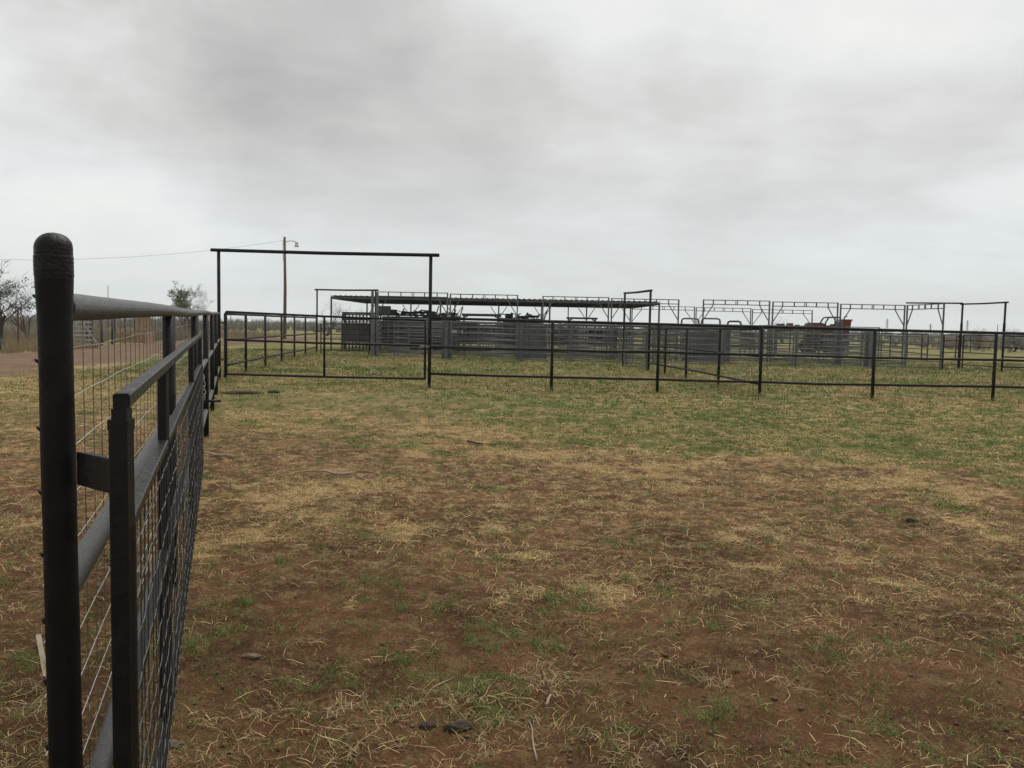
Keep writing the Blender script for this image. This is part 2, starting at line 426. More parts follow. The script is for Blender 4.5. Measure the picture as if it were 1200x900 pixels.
# dirt road outside the left fence
road_pts = [(-15.5, 3), (-15.2, 12), (-15.6, 20), (-16.8, 28), (-18.6, 40), (-20.3, 55), (-20, 75), (-14, 100), (-6, 135)]
def spl(pts, n):
    P = [np.array(p, float) for p in pts]; o = []
    for i in range(len(P) - 1):
        p0 = P[max(i - 1, 0)]; p1 = P[i]; p2 = P[i + 1]; p3 = P[min(i + 2, len(P) - 1)]
        for k in range(n):
            t = k / n
            o.append(.5 * ((2 * p1) + (-p0 + p2) * t + (2 * p0 - 5 * p1 + 4 * p2 - p3) * t * t + (-p0 + 3 * p1 - 3 * p2 + p3) * t ** 3))
    o.append(P[-1]); return o
rp_ = spl(road_pts, 26)
V = []; Fc = []; nw = 15
for i, p in enumerate(rp_):
    t = rp_[min(i + 1, len(rp_) - 1)] - rp_[max(i - 1, 0)]; t /= np.linalg.norm(t); nrm = np.array((t[1], -t[0]))
    hl = 3.3 + 1.5 * (float(vn(i * .33, 1.5)) - .5) + .8 * (random.random() - .5); hr = 3.3 + 1.5 * (float(vn(i * .31, 8.5)) - .5) + .8 * (random.random() - .5)
    for k in range(nw):
        u = k / (nw - 1); off = -hl + (hl + hr) * u
        edge = min(u, 1 - u) * 8
        q = p + nrm * off
        zb = float(height(q[0], q[1]))
        V.append((q[0], q[1], zb - .02 + .045 * min(1, edge) - .012 * (math.cos(off * 3.6) ** 2)))
        if i and k: a = i * nw + k; Fc.append((a - nw - 1, a - nw, a, a - 1))
ROADM = mat('red_dirt', (.115, .070, .046), (.18, .118, .080), rough=.95, scale=.8, bump=.4, bscale=14, c3=(.15, .12, .07), c3amt=.60, spec=.1)
tag(raw_mesh('dirt_road', np.array(V), np.array(Fc)[:, ::-1], ROADM, smooth=True), 'rutted reddish dirt road beyond the wire fence', 'road', kind='structure')

# ------------------------------------------------------------------ black fence along the left
X0, Y0 = XA(65, 1.7), 1.7
XE, YE = G(257, 447)
def left_x(Y):
    V_ = (XE - X0) / (YE - Y0); return X0 + V_ * (Y - Y0)
def lz(z0, z1, Y): return z0 + (z1 - z0) * (Y - 1.7) / (YE - 1.7)
fl = empty('pipe_fence', (X0, Y0, 0), 'black pipe and wire fence along the left edge with a thick domed end post', 'fence')
def rel(o, p): return (p[0] - o.location.x, p[1] - o.location.y, p[2] - o.location.z)
def front_post():
    zt = 1.668; zb = .587
    xt, xb = XA(62, 1.7, zt), XA(77, 1.7, zb)
    sl = (xt - xb) / (zt - zb)
    mb = MB(); prof = []
    zs = list(np.arange(-.05, 1.50, .03)) + list(np.arange(1.50, 1.640, .0022))
    for z in zs:
        r =   .0322 + .0003 * math.sin(z * 17)
        if z > 1.49: r =   .0322 +   .0034 * min(1, (z - 1.49) / .09)
        if z > 1.585: r = .0357 + .00022 * math.sin(z * 2 * math.pi / .0088) + (.0006 if z < 1.625 else -.0003)
        prof.append((r, z))
    for k in range(1, 12):
        a = k / 12 * math.pi / 2
        prof.append((.0348 * math.cos(a) ** .8 + .0003 * math.sin(k * 7), 1.641 + .029 * math.sin(a)))
    prof.append((.0003, 1.671))
    mb.lathe(prof, 40)
    for i, v in enumerate(mb.v):
        a = math.atan2(v.y, v.x); z = v.z
        kx = 1 + .012 * math.sin(3 * a + z * 8) * (.6 if z > 1.5 else .2) + (.006 * math.sin(5 * a + z * 60) if z > 1.58 else 0)
        mb.v[i] = Vector((v.x * kx + (xb - X0) + sl * (z - zb), v.y * kx, z + (.0012 * math.sin(3 * a) * math.hypot(v.x, v.y) / .036 if z > 1.645 else 0)))
    return mb
pst = front_post()
cut = [k for k, f in enumerate(pst.f) if min(pst.v[q].z for q in f) >= 1.575]
cb_ = MB(); mp_ = {}
for k in cut:
    g = []
    for q in pst.f[k]:
        if q not in mp_:
            v = pst.v[q].copy(); a = random.uniform(-1, 1) * .0006; v.x *= 1; v.z += a * .6
            mp_[q] = len(cb_.v); cb_.v.append(v)
        g.append(mp_[q])
    cb_.f.append(tuple(g)); cb_.sm.append(True)
cs_ = set(cut); pst.f = [f for k, f in enumerate(pst.f) if k not in cs_]; pst.sm = [True] * len(pst.f)
po_ = pst.build('end_post', BLACK, fl); cb_.build('domed_cap', CAPM, po_)
def disp_tube(mb, p0, p1, r, n, seg, amp=0.0):
    pts = []
    p0 = Vector(p0); p1 = Vector(p1)
    for i in range(seg + 1):
        t = i / seg; p = p0.lerp(p1, t)
        p = p + Vector((random.uniform(-amp, amp), 0, random.uniform(-amp, amp))); pts.append(p)
    return mb.tube(pts, r, n)
ZT = (1.523, 1.675); ZM = (.925, 1.04); ZL = (.30, .36)
posts_l = [4.66, 7.75, 10.8, 13.9, 17.0]
for (za, zb_, nm) in ((*ZT, 'top_rail'), (*ZM, 'rail'), (*ZL, 'rail')):
    mb = MB()
    r = .031 if nm == 'top_rail' else .029
    pa = (left_x(1.73) - X0, 1.73 - Y0, za); pb = (XE - X0, YE - Y0, zb_)
    pts = []
    for i in range(90):
        t = (i / 89) ** 1.6; p = Vector(pa).lerp(Vector(pb), t)
        p.z += .006 * math.sin(p.y * .9) * min(1, t * 6); pts.append(p)
    mb.tube(pts, [r * (1 + .005 * math.sin(i * 1.3)) for i in range(90)], 20)
    mb.build(nm, WETBLACK, fl)
for Y in posts_l:
    mb = MB(); x = left_x(Y) - X0; zt = lz(*ZT, Y)
    mb.tube([(x, Y - Y0, -.05), (x, Y - Y0, zt - .022)], .0345, 16)
    mb.build('post', BLACK, fl)
# galvanised woven wire on the road side
mb = MB()
zs_w = [1.54, 1.42, 1.30, 1.17, 1.05, .93, .805, .68, .555, .44, .33, .23, .14, .06]
def wave(Y, k): return .0028 * math.sin(Y * 3.3 + k * 2.1) + .0016 * abs(math.sin(Y * 20.6 + k * .3)) + .0012 * math.sin(Y * 9.7 + k * 5)
off = -.048
for k, z in enumerate(zs_w):
    pts = []; Y = 1.745
    while Y < YE:
        dz = (Y - 1.7) / 19 * .12 * (z / 1.4)
        pts.append((left_x(Y) + off - X0, Y - Y0, z + dz + wave(Y, k))); Y += .038 if Y < 8 else .16
    mb.tube(pts, .0014, 5, caps=False)
mb.build('horizontal_wires', WIRE, fl)
mb = MB(); Y = 1.82; q = 0
while Y < YE:
    dz = (Y - 1.7) / 19 * .12
    x = left_x(Y) + off - .002 - X0
    mb.tube([(x, Y - Y0 + random.uniform(-.004, .004), 1.54 + dz), (x + .002, Y - Y0, .9), (x, Y - Y0 + random.uniform(-.005, .005), .02)], .00145, 4, caps=False)
    Y += .152
mb.build('vertical_wires', WIRED, fl)
# wire ties wound round the end post
for z in (1.54, 1.41, 1.272, 1.14, 1.01, .87, .74, .60, .47, .33, .2):
    xc = -.0 + (XA(77, 1.7, .587) - X0) + (XA(62, 1.7, 1.668) - XA(77, 1.7, .587)) / 1.081 * (z - .587)
    mb = MB(); mb.tube([(xc - .030, -.012, z), (xc - .040, -.004, z + .004), (xc - .041, .012, z - .003), (xc - .034, .022, z)], .0028, 6)
    mb.build('wire_tie', BLACK, fl)

# ------------------------------------------------------------------ gate leaf folded against the fence
GX = lambda px, d, z: XA(px, d, z)
ga = Vector((GX(142, 1.6, 1.36), 1.6, 0)); gb = Vector((left_x(7.6) + .055, 7.6, 0))
glf = empty('mesh_gate', (ga.x, ga.y, 0), 'black square tube gate with wire mesh hung beside the domed end post', 'gate')
def gp(t, z): 
    p = ga.lerp(gb, t); return (p.x - ga.x, p.y - ga.y, z)
def tY(Y): return (Y - ga.y) / (gb.y - ga.y)
H = .0305
def grail(z0, z1, nm='rail', h=H):
    mb = MB(); mb.sq(gp(0.0, z0), gp(1.0, z1), H, h); return mb.build(nm, TUBE, glf)
grail(1.342, 1.366, 'top_rail')
grail(1.09, 1.09); grail(.72, .74)
grail(.14, .16, 'bottom_rail')
for Y, z1 in ((1.6, 1.329), (2.75, 1.325), (5.35, 1.335), (7.58, 1.345)):
    mb = MB(); x = gp(tY(Y), 0)
    mb.sq((x[0], x[1], .16), (x[0], x[1], z1), H * .98); mb.build('upright', TUBE, glf)
mb = MB(); q = .06                 # welded mesh inside face
side = Vector((gb.y - ga.y, -(gb.x - ga.x), 0)).normalized() * .0225
Lg = (gb - ga).length
n_ = int(Lg / .1)
for i in range(n_ + 1):
    t = i / n_; a = gp(t, 0)
    x, y = a[0] + side.x, a[1] + side.y
    mb.tube([(x, y, 1.10), (x + random.uniform(-.004, .004), y, .75), (x + random.uniform(-.004, .004), y, .45), (x, y, .15)], .0017, 6, caps=False)
mb.build('mesh_uprights', MESHB, glf); mb = MB()
z = 1.06
zi = 0
while z > .15:
    pts = []
    zi += 1
    for i in range(n_ * 2 + 1):
        t = i / (n_ * 2); a = gp(t, z); sgn = (0, 1, 0, -1)[(i + 2 * (zi % 2)) % 4]
        k_ = 1 + .08 * sgn
        pts.append((a[0] + side.x * k_, a[1] + side.y * k_, z + .0006 * sgn))
    mb.tube(pts, .0016, 5, caps=False)
    z -= .098
mb.build('mesh_wires', WIREG, glf)
mb = MB()                          # hinge bracket and sleeve post by the end post
mb.sq((XA(88, 1.67, 1.2) - ga.x, 1.69 - ga.y, 1.195), (-.0185, .006, 1.195), .014, .068)
mb.build('hinge_bracket', TUBE, glf)
mb = MB(); xs_ = 0.0
mb.sq((xs_ - .001, .0, .02), (xs_ - .001, .0, 1.306), .0365)
mb.sq((xs_ - .001, .0, 1.288), (xs_ - .001, .0, 1.308), .0395)
mb.build('hinge_tube', TUBE, glf)
mb = MB(); e_ = gp(1, .77)
mb.tube([(e_[0] + .05, e_[1] - .05, .77), (e_[0] + .18, e_[1] + .02, .77)], .012, 10)
mb.build('latch_bar', TUBE, glf)

def chain(name, pts, link, wr, label, cat):
    pts = [Vector(p) for p in pts]; o = empty(name, pts[0], label, cat); mb = MB()
    seg = []; 
    for a, b in zip(pts[:-1], pts[1:]):
        n = max(1, int((b - a).length / (link * .72)))
        for i in range(n): seg.append((a.lerp(b, (i + .5) / n), (b - a).normalized()))
    for i, (c, d) in enumerate(seg):
        u = d.orthogonal().normalized(); v = d.cross(u); w_ = u if i % 2 else v
        ring = []
        for k in range(13):
            an = 2 * math.pi * k / 12
            ring.append(c - pts[0] + d * (math.cos(an) * link / 2) + w_ * (math.sin(an) * link * .33))
        mb.tube(ring, wr, 6, caps=False)
    mb.build('chain_links', CHAIN, o); return o
cx0 = gb.x + .03; 
chain('chain', [(gb.x - .05, gb.y + .06, 1.03), (gb.x + .01, gb.y - .04, 1.075), (gb.x + .045, gb.y - .05, .98), (gb.x + .055, gb.y - .05, .80), (gb.x + .03, gb.y + .0, .76)],
      .046, .0045, 'steel chain hanging from the far end of the mesh gate on the left', 'chain')

# ------------------------------------------------------------------ generic black pipe fence
def pipe_fence(name, label, posts, rails, r_post=.037, r_rail=.029, mesh=True, mat_=BLACKF, cat='fence', rail_mat=None, over=0.0, group=None, skip=()):
    """posts: (x, y) list; rails: list of (z_first, z_last)"""
    o = empty(name, (posts[0][0], posts[0][1], 0), label, cat, group)
    bx_, by_ = posts[0]; n = len(posts)
    D = [0]
    for a, b in zip(posts[:-1], posts[1:]): D.append(D[-1] + math.dist(a, b))
    def zr(r, i): return r[0] + (r[1] - r[0]) * D[i] / D[-1]
    for i, (x, y) in enumerate(posts):
        if i in skip: continue
        mb = MB(); lean = random.uniform(-.006, .006)
        mb.tube([(x - bx_, y - by_, -.05), (x - bx_ + lean, y - by_, zr(rails[0], i) + over)], r_post, 12)
        mb.build('post', mat_, o)
    for k, r in enumerate(rails):
        mb = MB(); pts = []
        for i, (x, y) in enumerate(posts):
            dz = 0 if k == 0 else random.uniform(-.012, .012)
            pts.append((x - bx_, y - by_, zr(r, i) + dz))
            if i < n - 1:
                x2, y2 = posts[i + 1]; pts.append(((x + x2) / 2 - bx_, (y + y2) / 2 - by_, (zr(r, i) + zr(r, i + 1)) / 2 + random.uniform(-.012, .004)))
        mb.tube(pts, r_rail * (1.15 if k == 0 else 1), 10); mb.build('top_rail' if k == 0 else 'rail', rail_mat or mat_, o)
    if mesh:
        mb = MB()
        for k in range(10):
            z = .12 + k * (1.42 / 10)
            pts = [(x - bx_, y - by_ + .045, z + .1 * zr(rails[0], i) - .14 + random.uniform(-.006, .006)) for i, (x, y) in enumerate(posts)]
            mb.tube(pts, .0013, 3, caps=False)
        for i in range(n - 1):
            (x, y), (x2, y2) = posts[i], posts[i + 1]; d = math.dist(posts[i], posts[i + 1]); m_ = int(d / .30)
            for j in range(1, m_):
                t = j / m_; xx = x + (x2 - x) * t - bx_; yy = y + (y2 - y) * t - by_ + .045
                mb.tube([(xx, yy, .03), (xx + random.uniform(-.01, .01), yy, 1.5)], .0013, 3, caps=False)
        mb.build('wire_mesh', WIRED, o)
    return o

mid = [G(503, 455), G(646, 458.5), G(770, 460.8), G(890, 465), G(1022, 467.5), G(1163, 470)]
dx = mid[-1][0] - mid[-2][0]
for i in range(3): mid.append((mid[-1][0] + dx, mid[-1][1] - .05))
AR = mid[0]
pipe_fence('pipe_fence', 'long black pipe fence crossing the field from the tall gateway rightward', mid, [(1.655, 1.50), (.98, .92), (.335, .32)])

# overhead of the near gateway
def archway(name, label, a, b, za, zb_, ext, r=.04, rb=.042, m_=BLACKF, collar=False):
    o = empty(name, (a[0], a[1], 0), label, 'gateway')
    for (p, z) in ((a, za), (b, zb_)):
        mb = MB(); x, y = p[0] - a[0], p[1] - a[1]
        mb.tube([(x, y, -.05), (x, y, z)], r, 14)
        if collar: mb.tube([(x, y, 1.66), (x, y, 1.7), (x, y, 2.0), (x, y, 2.04)], [r, r * 1.25, r * 1.25, r], 14)
        mb.build('post', m_, o)
    A = Vector((a[0], a[1], za)); B = Vector((b[0], b[1], zb_)); t = (B - A).normalized()
    mb = MB(); p0 = A - t * ext - Vector((a[0], a[1], 0)); p1 = B + t * ext - Vector((a[0], a[1], 0)); mm = (p0 + p1) / 2; mm.z -= .015
    mb.tube([p0 + Vector((0, 0, rb)), mm + Vector((0, 0, rb)), p1 + Vector((0, 0, rb))], rb, 14); mb.build('crossbar', m_, o)
    return o
archway('gateway', 'tall black pipe gateway with overhead bar above the closed gate at left centre', (XE, YE), AR, 3.19, 3.09, .2)

# the gate in it
a_ = (XA(265, 20.45), 20.45); b_ = (XA(498.5, 19.9), 19.9)
gt = empty('field_gate', (a_[0], a_[1], 0), 'closed black pipe gate under the overhead bar of the tall gateway', 'gate')
def gline(t, z): return ((b_[0] - a_[0]) * t, (b_[1] - a_[1]) * t, z)
for (z0, z1, nm) in ((1.725, 1.605, 'top_rail'), (1.04, 1.00, 'rail'), (.20, .215, 'bottom_rail')):
    MB().tube([gline(0, z0), gline(.5, (z0 + z1) / 2 - .01), gline(1, z1)], .027, 10).build(nm, BLACKF, gt)
for t in (0, .5, 1):
    MB().tube([gline(t, .2), gline(t, 1.725 - .12 * t)], .027, 10).build('upright', BLACKF, gt)
mb = MB()
for k in range(9):
    z = .3 + k * .155; mb.tube([gline(0, z), gline(1, z - .03)], .0013, 3, caps=False)
for k in range(1, 15):
    mb.tube([gline(k / 15, .2), gline(k / 15, 1.66)], .0013, 3, caps=False)
mb.build('wire_mesh', WIRED, gt)
for z in (1.45, .55):
    MB().sq((-.02, 0, z), (XE - a_[0], YE - a_[1], z), .05, .03).build('hinge', BLACKF, gt)
chain('chain', [(b_[0] - .12, b_[1] - .04, 1.0), (b_[0] + .02, b_[1] - .05, .985), (AR[0] - .02, AR[1] - .06, .985), (AR[0] + .05, AR[1] + .02, 1.0)], .05, .006,
      'short chain tying the closed gate to the right post of the tall gateway', 'chain')

# black fence running away beyond the gate, on the left
pl = [(XA(px, d), d) for px, d in ((264, 21.4), (288, 24), (311, 27.2), (330, 30.3), (345, 33.6), (358, 37), (371, 41))]
pipe_fence('pipe_fence', 'black pipe fence running away beyond the closed gate towards the pens', pl, [(1.68, 1.74), (1.02, .97), (.37, .30)])
P2 = pl[-1]; p2b = (XA(440, 38.6), 38.6)
archway('gateway', 'dark pipe gateway at the left end of the pens, overhead bar at roof height', (P2[0] + .02, P2[1]), p2b, 3.07, 3.0, .15, .04, .04)

# pipe fence from the centre up to the pens, and its gateway
cl = [(XA(882, 20.2), 20.2), G(841.5, 453.2), G(803.5, 443), G(779, 439), G(760, 435)]
cl = [cl[0], cl[1], (cl[2][0], 25.3), (cl[3][0], 27.6), (cl[4][0], 29.9)]
cl = [(XA(p, d, 0), d) for p, d in ((888, 19.0), (841.5, 22.3), (803.5, 25.5), (779, 27.6), (759.7, 29.8))]
pipe_fence('pipe_fence', 'black pipe fence running from the long cross fence back to the middle gateway', cl, [(1.56, 1.52), (.93, .93), (.30, .30)], skip=(0, 4))
c2 = (XA(730, 33.8, 0), 33.8)
archway('gateway', 'small black gateway in the middle, its overhead bar tilting up to the right', cl[-1], c2, 2.82, 2.88, .12, .042, .04)

# right gateway and the black fence on to the right edge
ra = (XA(1173.7, 34.7, 0), 34.7); rb2 = (XA(1124, 37.5, 0), 37.5); rc = (XA(1061, 40.2, 0), 40.2)
gr_ = archway('gateway', 'dark pipe gateway at the far right with a long straight overhead bar', ra, rb2, 2.84, 2.84, .15, .043, .036, collar=True)
MB().tube([(rb2[0] - ra[0], rb2[1] - ra[1], 2.91), (rc[0] - .1 - ra[0], rc[1] - ra[1], 2.98)], .036, 12).build('crossbar', BLACKF, gr_)
rf = [ra, (ra[0] + 3.0, 34.2), (ra[0] + 6, 33.8), (ra[0] + 9, 33.5)]
pipe_fence('pipe_fence', 'dark pipe fence leaving the far right gateway for the right edge', rf, [(1.5, 1.5), (1.0, 1.0), (.62, .62), (.2, .2)], mesh=False)

# ------------------------------------------------------------------ pens: panels, frames, gates, sheets
ORD = ['first', 'second', 'third', 'fourth', 'fifth', 'sixth', 'seventh', 'eighth', 'ninth', 'tenth', 'eleventh', 'twelfth', 'thirteenth', 'fourteenth', 'fifteenth']
ZR = [.10, .36, .62, .88, 1.14, 1.40, 1.62]
def panel(name, label, a, b, mt=GALV, zr=ZR, group=None, r=.021, rp=.030, wide=False, brace=False, cat='livestock panel', top=None):
    o = empty(name, (a[0], a[1], 0), label, cat, group)
    B = Vector((b[0] - a[0], b[1] - a[1], 0)); ln = B.length; t = B / ln
    jit = [random.uniform(-.015, .015) for _ in range(2)]
    zt = (top or zr[-1])
    for x in (0, 1):
        p = B * x + t * (.03 if x == 0 else -.03)
        if wide:
            MB().sq((p.x, p.y, -.03), (p.x, p.y, zt + .05), .11, .11).build('post', mt, o)
        else:
            MB().sq((p.x, p.y, -.03), (p.x, p.y, zt + .01), rp * 1.7).build('post', mt, o)
    for i, z in enumerate(zr):
        MB().tube([(0, 0, z + jit[0]), (B.x, B.y, z + jit[1])], r, 7).build('rail', mt, o)
    if brace:
        MB().sq((B.x / 2, B.y / 2, zr[0]), (B.x / 2, B.y / 2, zr[-1]), .045, .02).build('brace', mt, o)
    return o
def sheet(label, a, b, z0, z1, mt=SHEET, rib=.18):
    o = empty('sheeted_panel', (a[0], a[1], 0), label, 'livestock panel')
    B = Vector((b[0] - a[0], b[1] - a[1], 0)); ln = B.length; t = B / ln; nr = Vector((t.y, -t.x, 0))
    mb = MB(); n = int(ln / (rib / 4)); b0 = len(mb.v)
    for i in range(n + 1):
        p = t * (ln * i / n); off_ = (.012 if (i % 4) in (0, 1) else -.012)
        for z in (z0, z1): mb.v.append(p + nr * off_ + Vector((0, 0, z)))
        for z in (z0, z1): mb.v.append(p + nr * (off_ - .006) + Vector((0, 0, z)))
        if i:
            q_ = 4 * (i - 1); r_ = 4 * i
            for f in ((q_, r_, r_ + 1, q_ + 1), (r_ + 2, q_ + 2, q_ + 3, r_ + 3), (q_ + 1, r_ + 1, r_ + 3, q_ + 3), (r_, q_, q_ + 2, r_ + 2)):
                mb.f.append(f); mb.sm.append(False)
    mb.build('sheet', mt, o)
    for x in (0, 1):
        p = B * x; MB().sq((p.x, p.y, -.03), (p.x, p.y, z1 + .06), .07).build('post', GALV, o)
    MB().tube([(0, 0, z1 + .03), (B.x, B.y, z1 + .03)], .024, 8).build('rail', GALV, o)
    MB().tube([(0, 0, z0 - .03), (B.x, B.y, z0 - .03)], .024, 8).build('rail', GALV, o)
    return o

def frame(label, pa, pb, Y, top, group, depth2=None, thin=1.0, lower=.17):
    """overhead bow frame: two posts, double top beam with struts, two knee braces"""
    Yb = depth2 or Y
    xa, xb = XA(pa, Y, top), XA(pb, Yb, top)
    o = empty('overhead_frame', (xa, Y, 0), label, 'overhead frame', group)
    B = Vector((xb - xa, Yb - Y, 0)); ln = B.length; t = B / ln
    wd = .065 * thin
    for s_ in (0, 1):
        p = B * s_
        MB().sq((p.x, p.y, -.03), (p.x, p.y, top), wd).build('post', GALV, o)
    up = MB(); up.sq((t.x * wd / 2, t.y * wd / 2, top - .02), (B.x - t.x * wd / 2, B.y - t.y * wd / 2, top - .02), .04 * thin); up.build('top_beam', GALV, o)
    lo = MB(); zl = top - lower - .05; lo.sq((t.x * wd / 2, t.y * wd / 2, zl), (B.x - t.x * wd / 2, B.y - t.y * wd / 2, zl), .04 * thin); lo.build('lower_beam', GALV, o)
    for k in (.15, .33, .49, .515, .67, .85):
        p = B * k; MB().sq((p.x, p.y, zl + .02), (p.x, p.y, top - .04), .05 * thin if k not in (.49, .515) else .035).build('strut', GALV, o)
    for s_ in (1, -1):
        q0 = B * (.15 if s_ > 0 else .85); q1 = B * (0 if s_ > 0 else 1) + t * (wd / 2 * s_)
        MB().sq((q0.x, q0.y, zl - .02), (q1.x, q1.y, top - .95), .042 * thin).build('knee_brace', GALV, o)
    return o
FR = 'overhead frames along the front alley of the pens'
fl_lab = ['leftmost of the tall grey overhead frames, beside the left pen gateway', 'grey overhead frame second from the left, over the dark beam machine',
          'grey overhead frame third from the left, ahead of the right half of the shed', 'grey overhead frame where the shed roof ends, crossed by the middle gateway',
          'grey overhead frame first to the right of the wide gap past the shed', 'grey overhead frame second right of the gap, left of the red tractor',
          'grey overhead frame standing over the red tractor', 'narrow grey overhead frame slanting at the right end of the alley']
fspec = [(443, 524.5, 40, 3.04, None), (528, 606.5, 40, 3.0, None), (636.5, 713.5, 40, 2.97, None), (717, 795.5, 40, 2.93, None),
         (824.5, 902, 40, 2.95, None), (906, 982, 40, 2.92, None), (985.5, 1060.5, 40, 2.87, None), (1063.5, 1106.5, 39.5, 2.86, 36.6)]
for lb, (pa, pb, Y, tp, y2) in zip(fl_lab, fspec): frame(lb, pa, pb, Y, tp, FR, y2)
FR2 = 'overhead frames of the rear alley'
for lb, pa, pb, tp in (('thin rear overhead frame showing just past the shed roof', 741, 814, 2.93), ('thin rear overhead frame behind the wide gap in the front row', 816, 880, 2.90),
                       ('thin rear overhead frame farthest right, ending left of the red tractor', 882, 952, 2.85)):
    frame(lb, pa, pb, 52, tp, FR2, thin=.95)
# second, further back sliver of roof purlins between them
GF = 'grey rail panels of the front pen line'
fp = [436.5, 523, 610, 668, 726]
ys_f = [37.5, 36.3, 36.0, 35.6, 35.3]
for i in range(4):
    panel('livestock_panel', 'grey seven-rail panel, %s from the left in the front line left of the middle gateway' % ORD[i],
          (XA(fp[i], ys_f[i], 0), ys_f[i]), (XA(fp[i + 1], ys_f[i + 1], 0), ys_f[i + 1]), group=GF, wide=(i == 0), brace=i != 2)
fp = [765, 846, 932, 1019, 1102]; ys_f = [35.2, 35.4, 35.6, 35.8, 36.0]
for i in range(4):
    panel('livestock_panel', 'grey seven-rail panel, %s to the right of the middle gateway in the front line' % ORD[i],
          (XA(fp[i], ys_f[i], 0), ys_f[i]), (XA(fp[i + 1], ys_f[i + 1], 0), ys_f[i + 1]), group=GF, wide=(i == 2), brace=True)
panel('livestock_panel', 'dark six-rail gate panel standing in the far right gateway', (rb2[0] + .08, rb2[1] - .05), (XA(1166, 35.2, 0), 35.2), BLACKF, zr=[.18, .45, .72, .98, 1.25, 1.5])
panel('livestock_panel', 'dark panel joining the grey pens to the far right gateway', (XA(1104, 36.2, 0), 36.2), (rb2[0] - .08, rb2[1] - .05), BLACKF, zr=[.18, .45, .72, .98, 1.25, 1.5])
panel('livestock_panel', 'dark six-rail gate under the overhead bar at the left end of the pens', (XA(375.5, 40.8, 0), 40.8), (XA(433, 38.9, 0), 38.9), BLACKF, zr=[.22, .5, .74, .97, 1.22, 1.47])
panel('livestock_panel', 'grey rail gate standing in the small middle gateway', (cl[-1][0] - .05, cl[-1][1] + .15), (c2[0], c2[1] - .15), GALVD, zr=[.2, .5, .8, 1.1, 1.4])
panel('livestock_panel', 'short grey panel linking the middle gateway post to the front pen line', (c2[0] + .1, c2[1] + .05), (XA(765, 35.2, 0), 35.2), GALVD)

# alley gates under the front frames
GA = 'alley gates under the front overhead frames'
for i, (pa, pb, Y, tp, y2) in enumerate(fspec[:7]):
    panel('alley_gate', 'grey rail gate hung inside the overhead frame, %s frame from the left' % ORD[i],
          (XA(pa, Y) + .06, Y), (XA(pb, Y) - .06, Y), GALVD, group=GA, cat='gate', zr=[.15, .42, .69, .96, 1.23, 1.5, 1.75] if i in (0, 5) else ZR)
# gates swung part open between the front line and the frames
for lb, p0, d0, p1, d1 in (('open grey gate swung towards the front line near the left steel sheet', 575, 39.5, 618, 36.8),
                           ('open grey gate swung forward behind the middle gateway fence', 655, 39.3, 708, 36.3),
                           ('open grey gate swung forward just left of the small middle gateway', 728, 39.5, 742, 36.0),
                           ('open grey gate standing askew left of the red tractor', 905, 39.5, 930, 36.6),
                           ('open grey gate standing askew in front of the red tractor', 960, 39.6, 1010, 37.2),
                           ('open grey gate at the left end of the alley by the wide post', 462, 39.6, 480, 37.4)):
    panel('swing_gate', lb, (XA(p0, d0, 1), d0), (XA(p1, d1, 1), d1), GALV, cat='gate', group='gates swung open across the front alley')
# sheeted panels
sheet('grey ribbed steel sheet panel under the second frame from the left, in the front line', (XA(607, 36.9), 36.9), (XA(641, 36.7), 36.7), .12, 1.52)
sheet('grey ribbed steel sheet panel right of the small middle gateway', (XA(800, 37.2), 37.2), (XA(856, 37.4), 37.4), .14, 1.46)
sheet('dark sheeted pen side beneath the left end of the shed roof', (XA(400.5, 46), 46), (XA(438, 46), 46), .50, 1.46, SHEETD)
sheet('narrow grey steel sheet upright at the left of the front line', (XA(519, 36.6), 36.6), (XA(528.5, 36.6), 36.6), .1, 1.78)
sheet('narrow grey steel sheet upright to the right of the red tractor', (XA(1015, 36.3), 36.3), (XA(1023, 36.3), 36.3), .1, 1.55)
for lb, px_q, wq_, hq in (('left of two tall grey square posts where the left pen gateway ends', 436, .115, 2.98), ('right of two tall grey square posts where the left pen gateway ends', 441.3, .09, 2.95)):
    o = MB().sq((0, 0, -.05), (0, 0, hq), wq_).build('gate_post', GALV); o.location = (XA(px_q, 38.3, 0), 38.3, 0); tag(o, lb, 'post')
sheet('narrow grey sheet post standing below the red tractor', (XA(980, 38), 38), (XA(986, 38), 38), .1, 1.95)
# inner rows
def row(Y, x0, x1, step, lab, skip=(), mt=GALVD, zr=ZR, lift=0, grp=None):
    x = x0; i = 0
    while x + step <= x1 + .01:
        if i not in skip:
            panel('livestock_panel', lab % ORD[i], (x, Y + random.uniform(-.15, .15)), (x + step - .06, Y + random.uniform(-.15, .15)), mt, zr=zr, group=grp or 'grey rail panels inside the pens')
        x += step; i += 1
row(43.5, -6.5, 19.5, 3.2, 'grey inner pen panel, %s from the left in the row just behind the overhead frames', (4,), zr=ZR + [1.8])
row(47.5, -7.8, 21, 3.2, 'dull grey pen panel, %s from the left in the middle row under the shed', (7,))
row(51.8, 8, 21, 3.2, 'pen panel in the rear alley, %s from the left', (), zr=ZR)
row(57.5, -9, 16, 3.4, 'rearmost dull pen panel, %s from the left, behind the shed', (2, 6), zr=ZR)
row(41.9, -5.4, 18.5, 3.0, 'grey panel %s from the left just behind the alley gates', (3, 6), zr=[.2, .48, .75, 1.0, 1.27, 1.55])
row(40.7, -5.6, 20.0, 2.6, 'grey rail panel %s from the left, tight behind the overhead frame posts', (2, 8), mt=GALV, zr=[.16, .40, .66, .92, 1.18, 1.44, 1.66])
row(54.0, -6.0, 20, 3.3, 'dull panel, %s from the left, at the back of the shed floor', (), zr=[.2, .45, .7, .95, 1.2, 1.45, 1.7])
